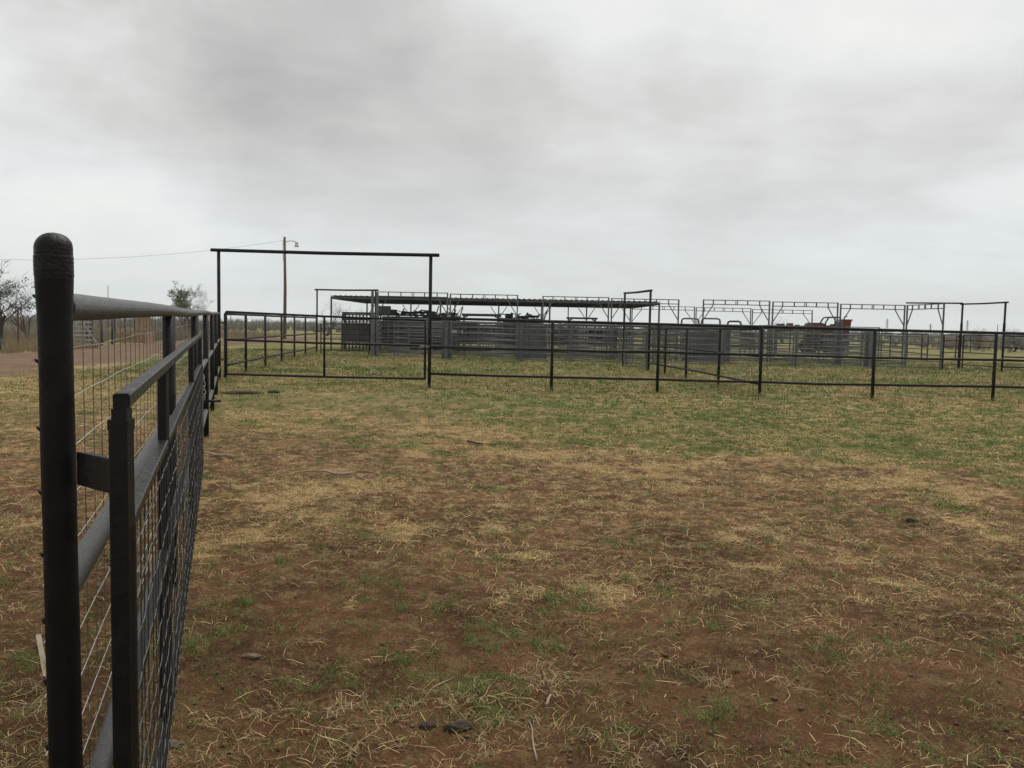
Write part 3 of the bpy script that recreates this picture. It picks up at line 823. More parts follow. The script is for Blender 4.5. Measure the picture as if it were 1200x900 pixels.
row(45.4, -6.0, 12, 2.9, 'dark steel panel, %s from the left, between the machines under the shed', (), mt=DARK, zr=[.3, .6, .9, 1.2, 1.5, 1.72])
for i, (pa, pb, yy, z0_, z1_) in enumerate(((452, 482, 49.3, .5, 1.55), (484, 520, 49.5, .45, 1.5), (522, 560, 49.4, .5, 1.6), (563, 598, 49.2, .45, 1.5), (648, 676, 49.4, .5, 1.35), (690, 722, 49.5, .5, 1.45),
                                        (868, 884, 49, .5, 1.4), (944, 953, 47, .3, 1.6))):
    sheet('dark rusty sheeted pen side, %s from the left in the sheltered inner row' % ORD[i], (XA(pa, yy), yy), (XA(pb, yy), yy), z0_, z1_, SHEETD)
for lb, x, y0_, y1_ in (('cross panel dividing the pens under the left of the shed', -4.2, 43.6, 47.2), ('cross panel dividing the pens under the middle of the shed', -.9, 43.6, 47.2),
                  ('cross panel dividing the pens near the right of the shed', 3.4, 43.6, 47.3), ('cross panel in the pens behind the wide gap', 9.6, 40.4, 47.2),
                  ('cross panel in the pens beyond the red tractor side', 15.8, 40.4, 47.2), ('cross panel closing the far right of the pens', 19.3, 41, 51.5),
                  ('cross panel closing the pens under the shed at the far left', -9.2, 46.2, 57)):
    panel('livestock_panel', lb, (x, y0_), (x, y1_), GALVD, group='grey rail panels inside the pens')
# dark pipe fence behind the pens at the right
bf = [(XA(px, d), d) for px, d in ((985, 62), (1012, 58), (1044, 54), (1064, 50), (1081, 48), (1088, 46))]
pipe_fence('pipe_fence', 'dark pipe fence seen through the pens left of the far right gateway', bf, [(1.5, 1.5), (.9, .9), (.4, .4)], mesh=False, mat_=BLACKF)
bf = [(XA(px, d), d) for px, d in ((1121, 48), (1138, 70), (1150, 95))]
pipe_fence('pipe_fence', 'thin dark fence running off behind the far right gateway', bf, [(1.4, 1.4), (.8, .8)], mesh=False, mat_=BLACKF)

# alley bows rising above the panels
def bow(label, pa, pb, Y, top, mt=GALV, r=.05):
    xa, xb = XA(pa, Y), XA(pb, Y); o = empty('alley_bow', (xa, Y, 0), label, 'alley bow', 'arched alley bows')
    w_ = xb - xa
    MB().tube([(0, 0, -.02), (0, 0, top - .16), (.03, 0, top - .05), (.14, 0, top), (w_ - .14, 0, top), (w_ - .03, 0, top - .05), (w_, 0, top - .16), (w_, 0, -.02)], r, 8).build('hoop', mt, o)
    mb = MB()
    for z in (.3, .6, .9, 1.2, 1.5): mb.tube([(0, .0, z), (0, 1.3, z)], .018, 6); mb.tube([(w_, 0, z), (w_, 1.3, z)], .018, 6)
    mb.build('side_rails', GALVD, o)
bow('squared grey hoop just right of the small middle gateway', 798.5, 818.5, 45, 2.10)
bow('squared grey hoop against the tall frame post right of the gap', 822, 843.5, 45, 2.12)
bow('low dark rounded hoop to the right of the gap in the overhead frames', 852.5, 868, 50, 2.05, DARK, .06)
bow('thin pale hoop standing behind the third overhead frame', 634, 665.5, 46, 2.85, GALVD, .03)

# ------------------------------------------------------------------ shed roof
rx0, rx1 = XA(386.5, 45, 2.97), XA(774.5, 45, 2.97)
shed = empty('open_shed', (rx0, 45, 0), 'long low open-sided shed with a dark corrugated roof over the pens', 'shed')
Wd = rx1 - rx0; Dp = 11.0; zf, zbk = 2.87, 2.90
mb = MB(); n = int(Wd / .07)
for i in range(n + 1):
    x = Wd * i / n; o_ = .018 if (i % 4) in (0, 1) else -.012
    for (y, zr_) in ((-.15, zf), (Dp + .15, zbk)):
        mb.v.append(Vector((x, y, zr_ + .10 + o_))); mb.v.append(Vector((x, y, zr_ + .094 + o_)))
    if i:
        a = 4 * (i - 1); b = 4 * i
        for f in ((a, b, b + 2, a + 2), (b + 1, a + 1, a + 3, b + 3), (b, a, a + 1, b + 1), (a + 2, b + 2, b + 3, a + 3)): mb.f.append(f); mb.sm.append(False)
mb.build('roof', ROOF, shed)
for y, z in ((0, zf), (Dp / 3, zf * .667 + zbk * .333), (2 * Dp / 3, zf * .333 + zbk * .667), (Dp, zbk)):
    MB().sq((.05, y, z + .0), (Wd - .05, y, z + .0), .06, .13).build('purlin', ROOF, shed)
xs_p = [.08 + (Wd - .16) * k / 6 for k in range(7)]
for x in xs_p:
    MB().sq((x, .05, zf - .03), (x, Dp - .05, zbk - .03), .06, .10).build('rafter', ROOF, shed)
    for y, z in ((0, zf), (Dp, zbk)):
        if y == 0 and x not in (xs_p[0], xs_p[2], xs_p[4], xs_p[6]): continue
        MB().sq((x, y, -.03), (x, y, z - .02), .085).build('post', GALVD, shed)
        for s_ in (-1, 1):
            if (x < .2 and s_ < 0) or (x > Wd - .2 and s_ > 0): continue
            if y > 0: MB().sq((x + s_ * .04, y, z - .85), (x + s_ * .55, y, z - .09), .045).build('knee_brace', GALVD, shed)

# ------------------------------------------------------------------ machines in the pens
def chute(label, px, Y, wpx, top, mt=DARK, loadw=True):
    x = XA(px, Y); Wm = wpx / F * Y
    o = empty('squeeze_chute', (x, Y, 0), label, 'squeeze chute')
    for xx in (0, Wm * .33, Wm * .66, Wm):
        MB().sq((xx, 0, 0), (xx, 0, top), .09).build('upright', mt, o); MB().sq((xx, .9, 0), (xx, .9, top), .09).build('upright', mt, o)
    for z in (.35, .6, .85, 1.1, 1.35, 1.6):
        MB().sq((.05, -.055, z), (Wm - .05, -.055, z), .02, .09).build('side_bar', mt, o)
    MB().sq((-.1, 0, top), (Wm + .1, 0, top), .12, .10).build('top_beam', mt, o)
    MB().sq((-.1, .9, top), (Wm + .1, .9, top), .12, .10).build('top_beam', mt, o)
    MB().box(Wm * .12, Wm * .30, .1, .8, top + .06, top + .30).build('hydraulic_tank', mt, o)
    MB().tube([(Wm * .4, .45, top + .12), (Wm * .92, .45, top + .18)], .07, 10).build('ram', mt, o)
    mb = MB()
    rr = random.Random(int(px))
    for k in range(9):
        xx = Wm * (.02 + .105 * k); h_ = rr.uniform(.10, .36)
        mb.tube([(xx, .05, top + .02), (xx + rr.uniform(-.1, .15), .2, top + h_), (xx + rr.uniform(.1, .4), .5, top + h_ * rr.uniform(.6, 1.1)), (xx + rr.uniform(.2, .5), .8, top)], rr.uniform(.022, .04), 6)
    for k in range(4):
        xx = Wm * rr.uniform(.1, .8); hp = MB().sq((xx, -.02, top + .0), (xx + rr.uniform(.1, .5), -.02, top + rr.uniform(.15, .4)), .07).build('linkage', mt, o)
    MB().box(Wm * .05, Wm * .95, .42, .46, .35, top - .08).build('side_sheet', SHEETD, o)
    mb.build('hoses', RUBBER, o)
    MB().sq((Wm + .04, -.04, top - .1), (Wm + .24, -.04, top + .55), .06).build('lever', mt, o)
    return o
chute('dark steel squeeze chute with arched hoses under the left of the shed', 443, 47, 66, 2.02)
chute('dark squeeze chute with tilted lever beneath the second frame of the shed', 497, 46.5, 40, 1.95)
chute('dark squeeze chute with hoses between the second and third overhead frames', 586, 48, 50, 1.92)
# high dark box
o = empty('control_box', (XA(443.5, 44.6), 44.6, 0), 'dark square box mounted high behind the leftmost overhead frame', 'box')
MB().box(0, .62, -.25, .25, 2.0, 2.45).build('cabinet', DARK, o)
for x in (.1, .52): MB().sq((x, 0, 0), (x, 0, 2.0), .07).build('leg', DARK, o)
def beam(label, p0, p1, Y, z, h=.13):
    x0, x1 = XA(p0, Y), XA(p1, Y); o = empty('beam_rack', (x0, Y, 0), label, 'beam rack', 'dark beam racks in the pens'); w_ = x1 - x0
    MB().sq((0, 0, z), (w_, 0, z), .14, h).build('beam', DARK, o)
    for x in (.12, w_ - .12):
        MB().sq((x, 0, 0), (x, 0, z - h / 2), .09).build('leg', DARK, o)
    MB().sq((.0, 0, z - .18), (.32, 0, z - h / 2), .06).build('bracket', DARK, o); MB().sq((w_, 0, z - .2), (w_ - .3, 0, z - h / 2), .06).build('bracket', DARK, o)
beam('long dark horizontal beam on legs under the second overhead frame', 541, 586, 44.5, 2.07, .14)
beam('dark horizontal beam on legs under the third overhead frame', 663.5, 700, 44.5, 2.0, .10)
beam('dark top bar with brackets over the sheeted pen at the far left of the shed', 401, 440, 47, 2.08, .10)
# loose row of small dark hooks/rope loops on the pen top at left
o = empty('slotted_panel', (XA(401, 46.3), 46.3, 0), 'tall dark panel with a row of small openings under the left shed end', 'livestock panel')
wq = XA(438, 46.3) - XA(401, 46.3)
for z in (1.18, 1.45, 1.72, 1.98): MB().sq((0, 0, z), (wq, 0, z), .04, .11 if z < 1.9 else .07).build('rail', DARK, o)
for k in range(10): MB().sq((wq * k / 9, 0, 0), (wq * k / 9, 0, 1.96), .07).build('slat', DARK, o)
o = empty('notice_board', (XA(528.5, 36.5), 36.5, 0), 'small pale notice plate wired to the front panel beside the narrow steel sheet', 'sign')
MB().box(.03, .27, -.09, -.08, 1.17, 1.29).build('plate', WHITE, o)
o = empty('notice_board', (XA(541, 36.4), 36.4, 0), 'tiny pale upright tag on the front panel right of the notice plate', 'sign')
MB().box(0, .05, -.09, -.08, 1.12, 1.3).build('plate', WHITE, o)

# ------------------------------------------------------------------ red tractor
def wheel(mb_name, x, y, r, w_, parent):
    t = MB(); prof = [(r * .55, -w_ / 2), (r * .9, -w_ / 2), (r, -w_ * .35), (r, w_ * .35), (r * .9, w_ / 2), (r * .55, w_ / 2)]
    t.lathe(prof, 24); t.v = [Vector((x + v.x, y + v.z, r + v.y)) for v in t.v]
    wo = t.build('wheel', RUBBER, parent)
    q = MB(); q.lathe([(0.01, -w_ * .3), (r * .56, -w_ * .3), (r * .56, w_ * .3), (.01, w_ * .3)], 18); q.v = [Vector((x + v.x, y + v.z, r + v.y)) for v in q.v]
    rm = q.build('rim', RED, wo)
TY = 60; tx = XA(944, TY)
tr = empty('tractor', (tx, TY, 0), 'red tractor with roll frame parked behind the pens under the seventh frame', 'tractor')
px_ = lambda p: XA(p, TY) - tx
hd = MB(); b0 = 0
hd.box(px_(945), px_(963.5), -.4, .4, 1.45, 2.12).box(px_(945) - .1, px_(945), -.33, .33, 1.3, 2.0).build('hood', RED, tr)
MB().box(px_(945), px_(985), -.3, .3, .85, 1.45).build('chassis', DARK, tr)
MB().box(px_(947), px_(962), -.41, .41, 2.125, 2.17).build('hood_trim', DARK, tr)
MB().tube([(px_(951), 0, 2.17), (px_(951), 0, 2.5)], .05, 8).build('exhaust', DARK, tr)
rop = MB()
for y in (-.5, .5):
    rop.tube([(px_(963), y, 1.5), (px_(964), y, 2.2), (px_(967), y, 2.52), (px_(970), y, 2.58), (px_(979), y, 2.58), (px_(981), y, 2.5), (px_(982), y, 1.3)], .055, 8)
rop.tube([(px_(970), -.5, 2.58), (px_(970), .5, 2.58)], .05, 8).tube([(px_(979), -.5, 2.58), (px_(979), .5, 2.58)], .05, 8)
rop.build('roll_frame', DARK, tr)
MB().box(px_(968), px_(976), -.3, .3, 1.45, 1.6).box(px_(974), px_(977), -.3, .3, 1.6, 2.1).build('seat', RUBBER, tr)
MB().box(px_(965), px_(983), -.62, -.45, 1.55, 2.0).box(px_(965), px_(983), .45, .62, 1.55, 2.0).build('fender', RED, tr)
wheel('w', px_(976), -.75, .8, .42, tr); wheel('w', px_(976), .75, .8, .42, tr); wheel('w', px_(948), -.6, .48, .28, tr); wheel('w', px_(948), .6, .48, .28, tr)
o = empty('seed_hopper', (XA(985, 59.5), 59.5, 0), 'tall faded red hopper standing at the right of the red tractor', 'hopper')
hp = MB(); hp.box(0, .55, -.5, .5, 1.0, 2.35)
for v in hp.v:
    if v.z < 1.1: v.x = .27 + (v.x - .27) * .6; v.y *= .6
hp.build('bin', RED, o); MB().box(-.05, .6, -.55, .55, 2.353, 2.44).build('lid', RED, o)
MB().tube([(.2, 0, 2.44), (.25, 0, 2.62), (.4, 0, 2.66)], .05, 8).build('spout', RED, o)
for x in (.06, .5):
    for y in (-.3, .3): MB().sq((x, y, 0), (x, y, 1.0), .06).build('leg', DARK, o)
o = empty('implement', (XA(911, 59), 59, 0), 'low farm implement with a dark block and a red block, left of the red tractor', 'farm implement')
MB().box(0, .4, -.3, .3, 1.75, 2.05).build('weight_block', DARK, o); MB().box(.7, 1.0, -.3, .3, 1.7, 2.1).build('gearbox', RED, o)
MB().sq((-.2, 0, 1.62), (2.0, 0, 1.62), .2, .18).build('toolbar', DARK, o)
for x in (-.1, .9, 1.9): MB().sq((x, 0, 0), (x, 0, 1.53), .09).build('shank', DARK, o)
MB().box(1.25, 1.5, -.15, .15, 1.71, 2.0).build('bracket', DARK, o)

# ------------------------------------------------------------------ utility pole with lamp and wire
PY = 74; pxx = XA(333.5, PY, 6)
up_ = empty('utility_pole', (pxx, PY, 0), 'tall wooden utility pole with a lamp arm behind the tall gateway', 'utility pole')
MB().tube([(0, 0, -.1), (.05, 0, 4.5), (.0, 0, 8.95)], [.15, .13, .10], 12).build('pole', WOODP, up_)
arm = MB().tube([(.08, 0, 8.5), (.5, 0, 8.62), (.95, 0, 8.55), (1.05, 0, 8.5)], .028, 8).build('lamp_arm', GALV, up_)
lp = MB().lathe([(.005, 8.56), (.13, 8.54), (.16, 8.38), (.12, 8.3), (.19, 8.22), (.2, 8.1), (.005, 8.08)], 14, (1.06, 0, 0)).build('lamp', INSUL, up_)
MB().tube([(-.12, 0, 8.55), (-.16, 0, 8.0), (-.14, 0, 7.4), (-.12, 0, 6.9)], .018, 6).build('conduit', WIRED, up_)
MB().tube([(-.14, 0, 8.62), (-.02, 0, 8.66)], .05, 8).build('insulator', INSUL, up_)
q0 = Vector((pxx - .14, PY, 8.62)); q1 = Vector((XA(-160, 66, 5), 66, 6.3))
mb = MB(); pts = []
for i in range(41):
    t = i / 40; p = q0.lerp(q1, t); p.z -= 1.9 * 4 * t * (1 - t) * .55; pts.append(p - q0)
mb.tube(pts, .010, 5)
wo_ = mb.build('power_line', WIRED); wo_.location = q0
tag(wo_, 'thin sagging power line running left from the utility pole', 'power line')

# ------------------------------------------------------------------ trees
def tree(name, label, x, y, h, spread, seed, leafy, group=None, nstem=3, thin=1.0, leafc=((.035, .05, .02), (.09, .11, .05)), lsz=.06, twig=1.0, side=None):
    rd = random.Random(seed)
    o = empty(name, (x, y, 0), label, 'tree', group)
    tb = MB(); cb = MB(); leaves = []
    def grow(p, d, ln, r, depth):
        n = 4 if depth < 3 else 3; pts = [p]; rs = [r]; q = p.copy(); dd = d.copy()
        for i in range(n):
            dd = (dd + Vector((rd.uniform(-1, 1), rd.uniform(-1, 1), rd.uniform(-.6, .8))) * .22).normalized()
            q = q + dd * (ln / n); pts.append(q.copy()); rs.append(r * (1 - .45 * (i + 1) / n))
        (tb if depth < 2 else cb).tube(pts, rs, 7 if depth < 2 else (4 if depth < 4 else 3), caps=False)
        if depth >= 5: 
            return
        nb = rd.choice((2, 3, 3)) if depth < 4 else rd.choice((3, 4))
        for k in range(nb):
            j = rd.randint(2, n) if n > 2 else n
            b = pts[min(j, n)]
            nd = (dd * .75 + Vector((rd.uniform(-1, 1) * spread, rd.uniform(-1, 1) * spread, rd.uniform(-.25, .55)))).normalized()
            grow(b.copy(), nd, ln * rd.uniform(.58, .82), max(rs[min(j, n)] * .68, .0035 * twig), depth + 1)
        if depth >= 3 and rd.random() < leafy and (side is None or q.x * side > -.35):
            for _ in range(rd.randint(12, 30)):
                leaves.append((q + Vector((rd.gauss(0, .14), rd.gauss(0, .14), rd.gauss(0, .11))), rd.random()))
    for s_ in range(nstem):
        a = rd.uniform(0, 6.28)
        grow(Vector((rd.uniform(-.1, .1), rd.uniform(-.1, .1), -.05)), Vector((math.cos(a) * .45 * spread, math.sin(a) * .45 * spread, 1)).normalized(), h * .36, .085 * thin, 0)
    # scale to the height wanted
    mz = max(v.z for v in cb.v) if cb.v else h
    k = h / mz
    for mm in (tb, cb): mm.v = [v * k for v in mm.v]
    tb.build('trunk', BARK, o); cb.build('branches', BARK, o)
    if leaves:
        n = len(leaves); V = np.zeros((n * 4, 3)); C = np.ones((n * 4, 4)); c0, c1 = np.array(leafc[0]), np.array(leafc[1])
        for i, (p, t) in enumerate(leaves):
            p = p * k; u = Vector((rd.gauss(0, 1), rd.gauss(0, 1), rd.gauss(0, 1))).normalized(); v = u.orthogonal().normalized(); s2 = lsz * rd.uniform(.6, 1.3)
            V[i * 4:i * 4 + 4] = [p - u * s2, p - v * s2 * .5, p + u * s2, p + v * s2 * .5]
            C[i * 4:i * 4 + 4, :3] = c0 + (c1 - c0) * t
        lo = raw_mesh('crown', V, np.arange(n * 4).reshape(n, 4), LEAF, C); lo.parent = o
    return o
tree('mesquite_tree', 'bare mesquite tree with dark leaf clumps at the left edge behind the end post', XA(-4, 42), 42, 4.5, 1.05, 4, .22, nstem=5, lsz=.05, twig=1.5)
tree('mesquite_tree', 'slim bare mesquite tree between the left edge tree and the end post', XA(34, 47), 47, 3.3, .7, 9, .05, nstem=3, thin=.7)
tree('mesquite_tree', 'rounded tree with green mistletoe on its left half above the left fence rail', XA(219, 78), 78, 5.2, .95, 23, .42, nstem=4, lsz=.08, side=-1, leafc=((.07, .10, .035), (.15, .19, .08)), twig=2.6)
tree('mesquite_tree', 'faint leafless tree behind the left pen gateway', XA(383, 95), 95, 4.4, .8, 31, 0, nstem=3, thin=.8)
tree('mesquite_tree', 'leafless tree behind the left part of the shed', XA(430, 100), 100, 3.6, .9, 37, 0, nstem=3, thin=.8)
tree('mesquite_tree', 'low bare tree above the fence rail left of the red tractor', XA(918, 110), 110, 3.6, 1.3, 41, 0, nstem=4, thin=.8)
tree('mesquite_tree', 'small leafless tree close behind the far right gateway', XA(1148, 88), 88, 2.5, 1.2, 47, 0, nstem=4, thin=.6)
tree('mesquite_tree', 'bare bushy tree at the right edge beyond the fence', XA(1190, 80), 80, 2.5, 1.3, 53, .05, nstem=5, thin=.6)

# brush: dense twiggy stuff
def brush(name, label, boxes, n, h0, h1, c0, c1, wdt, stems=14, seed=0, sprd=.9, cat='brush'):
    r = np.random.default_rng(seed); Vs = []; Cs = []
    bx_ = np.array(boxes, float)
    wts = bx_[:, 4] / bx_[:, 4].sum(); pick = r.choice(len(bx_), n, p=wts)
    cxs = bx_[pick, 0] + (bx_[pick, 1] - bx_[pick, 0]) * r.random(n); cys = bx_[pick, 2] + (bx_[pick, 3] - bx_[pick, 2]) * r.random(n)
    hh = (h0 + (h1 - h0) * r.random(n) ** 1.6)
    N_ = n * stems
    bx2 = np.repeat(cxs, stems); by2 = np.repeat(cys, stems); h2 = np.repeat(hh, stems) * r.uniform(.45, 1, N_)
    ok_ = np.abs(cxs - XA(152, 50) * cys / 50) > 1.6; ok_ |= cys > 62
    h2 = h2 * np.repeat(np.where(ok_, 1, .12), stems)
    an = r.uniform(0, 2 * np.pi, N_); ln = sprd * h2 * r.random(N_)
    base = np.stack([bx2 + r.normal(0, .12, N_) * h2, by2 + r.normal(0, .12, N_) * h2, np.full(N_, -.02)], 1)
    tip = base + np.stack([np.cos(an) * ln, np.sin(an) * ln, h2], 1)
    midp = base * .45 + tip * .55 + np.stack([-np.cos(an) * ln * .15, -np.sin(an) * ln * .15, h2 * .1], 1)
    pa = r.uniform(0, 2 * np.pi, N_); pw = np.stack([np.cos(pa), np.sin(pa), np.zeros(N_)], 1) * (wdt * np.repeat(np.ones(n), stems))[:, None]
    V = np.empty((N_ * 6, 3)); V[0::6] = base - pw; V[1::6] = base + pw; V[2::6] = midp + pw * .8; V[3::6] = midp - pw * .8; V[4::6] = tip + pw * .25; V[5::6] = tip - pw * .25
    i = np.arange(N_) * 6
    Fq = np.concatenate([np.stack([i, i + 1, i + 2, i + 3], 1), np.stack([i + 3, i + 2, i + 4, i + 5], 1)])
    t = r.random(N_)[:, None]; C = np.ones((N_ * 6, 4)); C[:, :3] = np.repeat(np.array(c0) * (1 - t) + np.array(c1) * t, 6, axis=0)
    o = raw_mesh(name, V, Fq, BLADE, C); tag(o, label, cat, kind='stuff'); return o
brush('dry_brush', 'grey brown leafless brush behind the dirt road at left', [(-40, -24, 44, 62, 1.0), (-46, -26, 62, 90, 1.0)], 900, .6, 1.7, (.16, .135, .105), (.30, .255, .20), .007, 24, 3)
brush('tall_dry_grass', 'pale tall dead grass along the far side of the dirt road', [(-34, -20.5, 30, 44, 1.2), (-42, -25, 44, 60, 1.0), (-30, -24.5, 60, 90, .6)], 5200, .25, .75, (.22, .165, .10), (.36, .29, .17), .006, 12, 4, .6, 'grass')
brush('far_brush', 'low dark brush line on the horizon behind the pens', [(-260, 260, 190, 300, 1.0), (-120, -20, 130, 170, .15), (60, 190, 150, 190, .08)], 4200, .6, 1.7, (.13, .12, .10), (.23, .21, .17), .03, 34, 5, 1.0)
brush('dry_brush', 'grey leafless brush at the right edge behind the fence', [(43, 66, 75, 105, 1.0), (52, 90, 100, 140, 1.0)], 420, .6, 1.7, (.12, .10, .08), (.24, .20, .16), .010, 24, 6)
brush('far_brush', 'distant hazy tree line low on the horizon', [(-700, 800, 420, 620, 1.0)], 3600, 1.5, 4.6, (.13, .13, .12), (.20, .195, .175), .09, 24, 7, 1.1)

# transmission pylons on the horizon
def pylon(label, px, Y, h):
    x = XA(px, Y); o = empty('pylon', (x, Y, 0), label, 'pylon', 'far pylons on the horizon')
    mb = MB(); s = h * .09
    for sx in (-1, 1):
        for sy in (-1, 1): mb.tube([(sx * s, sy * s, 0), (sx * s * .35, sy * s * .35, h * .6), (sx * s * .2, sy * s * .2, h)], .10, 4)
    for k in range(7):
        z0 = h * k / 8; z1 = h * (k + 1) / 8; w0 = s * (1 - .65 * min(1, z0 / (h * .6))); w1 = s * (1 - .65 * min(1, z1 / (h * .6)))
        mb.tube([(-w0, -w0, z0), (w1, -w1, z1)], .06, 3); mb.tube([(w0, -w0, z0), (-w1, -w1, z1)], .06, 3)
    mb.build('tower', GALVD, o)
    MB().tube([(-h * .2, 0, h * .85), (h * .2, 0, h * .85)], .10, 4).tube([(-h * .15, 0, h * .7), (h * .15, 0, h * .7)], .10, 4).build('cross_arm', GALVD, o)
pylon('faint pylon on the horizon under the seventh overhead frame', 1039, 620, 12.5)
pylon('faint pylon on the horizon just left of the far right gateway', 1090, 640, 9.5)
pylon('faint pylon framed in the middle of the far right gateway', 1133, 600, 12)
def farpole(label, px, Y, h, r=.12):
    o = MB().tube([(0, 0, 0), (0, 0, h)], [r, r * .7], 6).build('far_pole', WOODP); o.location = (XA(px, Y), Y, 0); tag(o, label, 'pole')
farpole('distant dark pole on the horizon close left of the far right gateway post', 1168.5, 180, 3.9, .1)
farpole('distant thin pole rising over the top rail between end post and rounded tree', 127, 150, 7.4, .09)
farpole('distant thin pole on the horizon left of the utility pole', 270.5, 190, 3.6, .09)

# ------------------------------------------------------------------ things outside the left fence
o = MB().sq((0, 0, -.05), (0, 0, 1.95), .055, .055).build('steel_post', RUST); o.location = (XA(21, 38), 38, 0)
tag(o, 'rusty upright steel post at the left edge across the dirt road', 'post')
o = empty('slatted_gate', (XA(84, 42), 42, 0), 'pale white slatted gate with a sloping stay, seen just right of the end post', 'gate')
for k in range(6): MB().sq((0, 0, .2 + k * .22), (1.0, 0, .2 + k * .22), .04, .10).build('slat', WHITE, o)
MB().sq((.03, .045, 0), (.03, .045, 1.5), .05).build('upright', WHITE, o); MB().sq((.97, .045, 0), (.97, .045, 1.5), .05).build('upright', DARK, o)
MB().sq((.45, -.06, 1.5), (1.35, -.06, .12), .05).build('stay', WHITE, o)
o = empty('board_crate', (XA(134, 50), 50, 0), 'low tan board crate standing by the dirt road', 'crate')
wc = XA(170, 50) - XA(134, 50)
for z in (.2, .42, .64): MB().sq((0, 0, z), (wc, 0, z), .04, .2).build('board', TAN, o)
for z in (.2, .42, .64): MB().sq((0, 1.1, z), (wc, 1.1, z), .04, .2).build('board', TAN, o)
for x in (0, wc):
    MB().sq((x, .02, .42), (x, 1.08, .42), .64, .04, (1, 0, 0)).build('end_board', TAN, o)
for k in range(4): MB().sq((wc * k / 3, -.05, 0), (wc * k / 3, -.05, .78), .06).build('batten', TAN, o)
o = empty('board_screen', (XA(160, 55), 55, 0), 'orange tan upright board screen behind the low crate', 'screen')
MB().box(0, .9, -.03, .03, .75, 1.75).build('boards', TAN, o)
for x in (.05, .85): MB().sq((x, .06, 0), (x, .06, 1.8), .07).build('post', DARK, o)
o = empty('wire_fence', (XA(101, 44), 44, 0), 'line of dark uneven fence posts with wire beyond the dirt road', 'fence')
pp = [(101, 44), (106, 46), (119, 47), (131, 49), (134, 52), (147, 55), (158, 60), (165, 66), (171, 72), (177, 78), (182, 84)]
lx = o.location
wpts = []
for px, d in pp:
    X = XA(px, d); MB().tube([(X - lx.x, d - lx.y, -.05), (X - lx.x + random.uniform(-.05, .05), d - lx.y, 1.55 + random.uniform(-.1, .2))], .055, 7).build('post', DARK, o); wpts.append((X - lx.x, d - lx.y))
mb = MB()
for z in (.5, .85, 1.2): mb.tube([(a, b, z) for a, b in wpts], .006, 4)
mb.build('wires', WIRED, o)
# old tyre at the very left
o = MB()
tyr = [(.28 + .13 * math.cos(a), .13 * math.sin(a)) for a in [2 * math.pi * k / 12 for k in range(13)]]
o.lathe(tyr, 22); o = o.build('old_tyre', RUBBER); o.location = (XA(-5, 36, 0), 36, .22); o.rotation_euler = (RAD(42), 0, RAD(-35))
tag(o, 'old black tyre leaning in the grass at the left edge', 'tyre')

# ------------------------------------------------------------------ ground litter: straw, tufts, stones, sticks
def sample(n, ymin, ymax, pw, r):
    u = r.random(n); a = 1 - pw
    y = (ymin ** a + (ymax ** a - ymin ** a) * u) ** (1 / a)
    x = (r.random(n) * 2 - 1) * (.70 * y + .9)
    return x, y
def blades(name, label, cx_, cy_, per, ln0, ln1, wd, lift0, lift1, spread, c0, c1, seed, cat='grass', curl=.3, growth=.0):
    r = np.random.default_rng(seed); n = len(cx_); N_ = n * per
    X = np.repeat(cx_, per) + r.normal(0, 1, N_) * np.repeat(spread * (r.uniform(.5, 1.6, n)), per)
    Y = np.repeat(cy_, per) + r.normal(0, 1, N_) * np.repeat(spread * (r.uniform(.5, 1.6, n)), per)
    far = 1 + growth * np.clip(Y - 4, 0, 40)
    ln = (ln0 + (ln1 - ln0) * r.random(N_) ** 2) * (far ** .5)
    an = r.uniform(0, 2 * np.pi, N_); el = lift0 + (lift1 - lift0) * r.random(N_)
    hz_ = np.stack([np.cos(an), np.sin(an)], 1) * (np.cos(el) * ln)[:, None]
    z0 = height(X, Y) + .001
    base = np.stack([X, Y, z0 - .002], 1)
    bend = r.normal(0, curl, N_) * ln
    side_ = np.stack([-np.sin(an), np.cos(an)], 1)
    mid_ = base.copy(); mid_[:, :2] += hz_ * .5 + side_ * (bend * .5)[:, None]; mid_[:, 2] += np.sin(el) * ln * .62 + .006
    tip = base.copy(); tip[:, :2] += hz_; tip[:, 2] += np.sin(el) * ln * r.uniform(.7, 1.05, N_)
    gz = height(tip[:, 0], tip[:, 1]); tip[:, 2] = np.maximum(tip[:, 2], gz + .002)
    gz = height(mid_[:, 0], mid_[:, 1]); mid_[:, 2] = np.maximum(mid_[:, 2], gz + .003)
    w_ = wd * far * r.uniform(.6, 1.4, N_)
    pw = np.concatenate([side_ * w_[:, None], (w_ * r.uniform(-.6, .6, N_))[:, None]], 1)
    V = np.empty((N_ * 5, 3)); V[0::5] = base - pw; V[1::5] = base + pw; V[2::5] = mid_ + pw * .85; V[3::5] = mid_ - pw * .85; V[4::5] = tip
    i = np.arange(N_) * 5
    tri = np.concatenate([np.stack([i, i + 1, i + 2], 1), np.stack([i, i + 2, i + 3], 1), np.stack([i + 3, i + 2, i + 4], 1)])
    t = (.6 * np.repeat(r.random(n), per) + .4 * r.random(N_))[:, None]; t = np.clip(t, 0, 1)
    C = np.ones((N_ * 5, 4)); C[:, :3] = np.repeat(np.array(c0) * (1 - t) + np.array(c1) * t, 5, axis=0)
    C[:, :3] *= np.repeat(r.uniform(.8, 1.2, N_), 5)[:, None]
    o = raw_mesh(name, V, tri, BLADE, C); tag(o, label, cat, kind='stuff'); return o

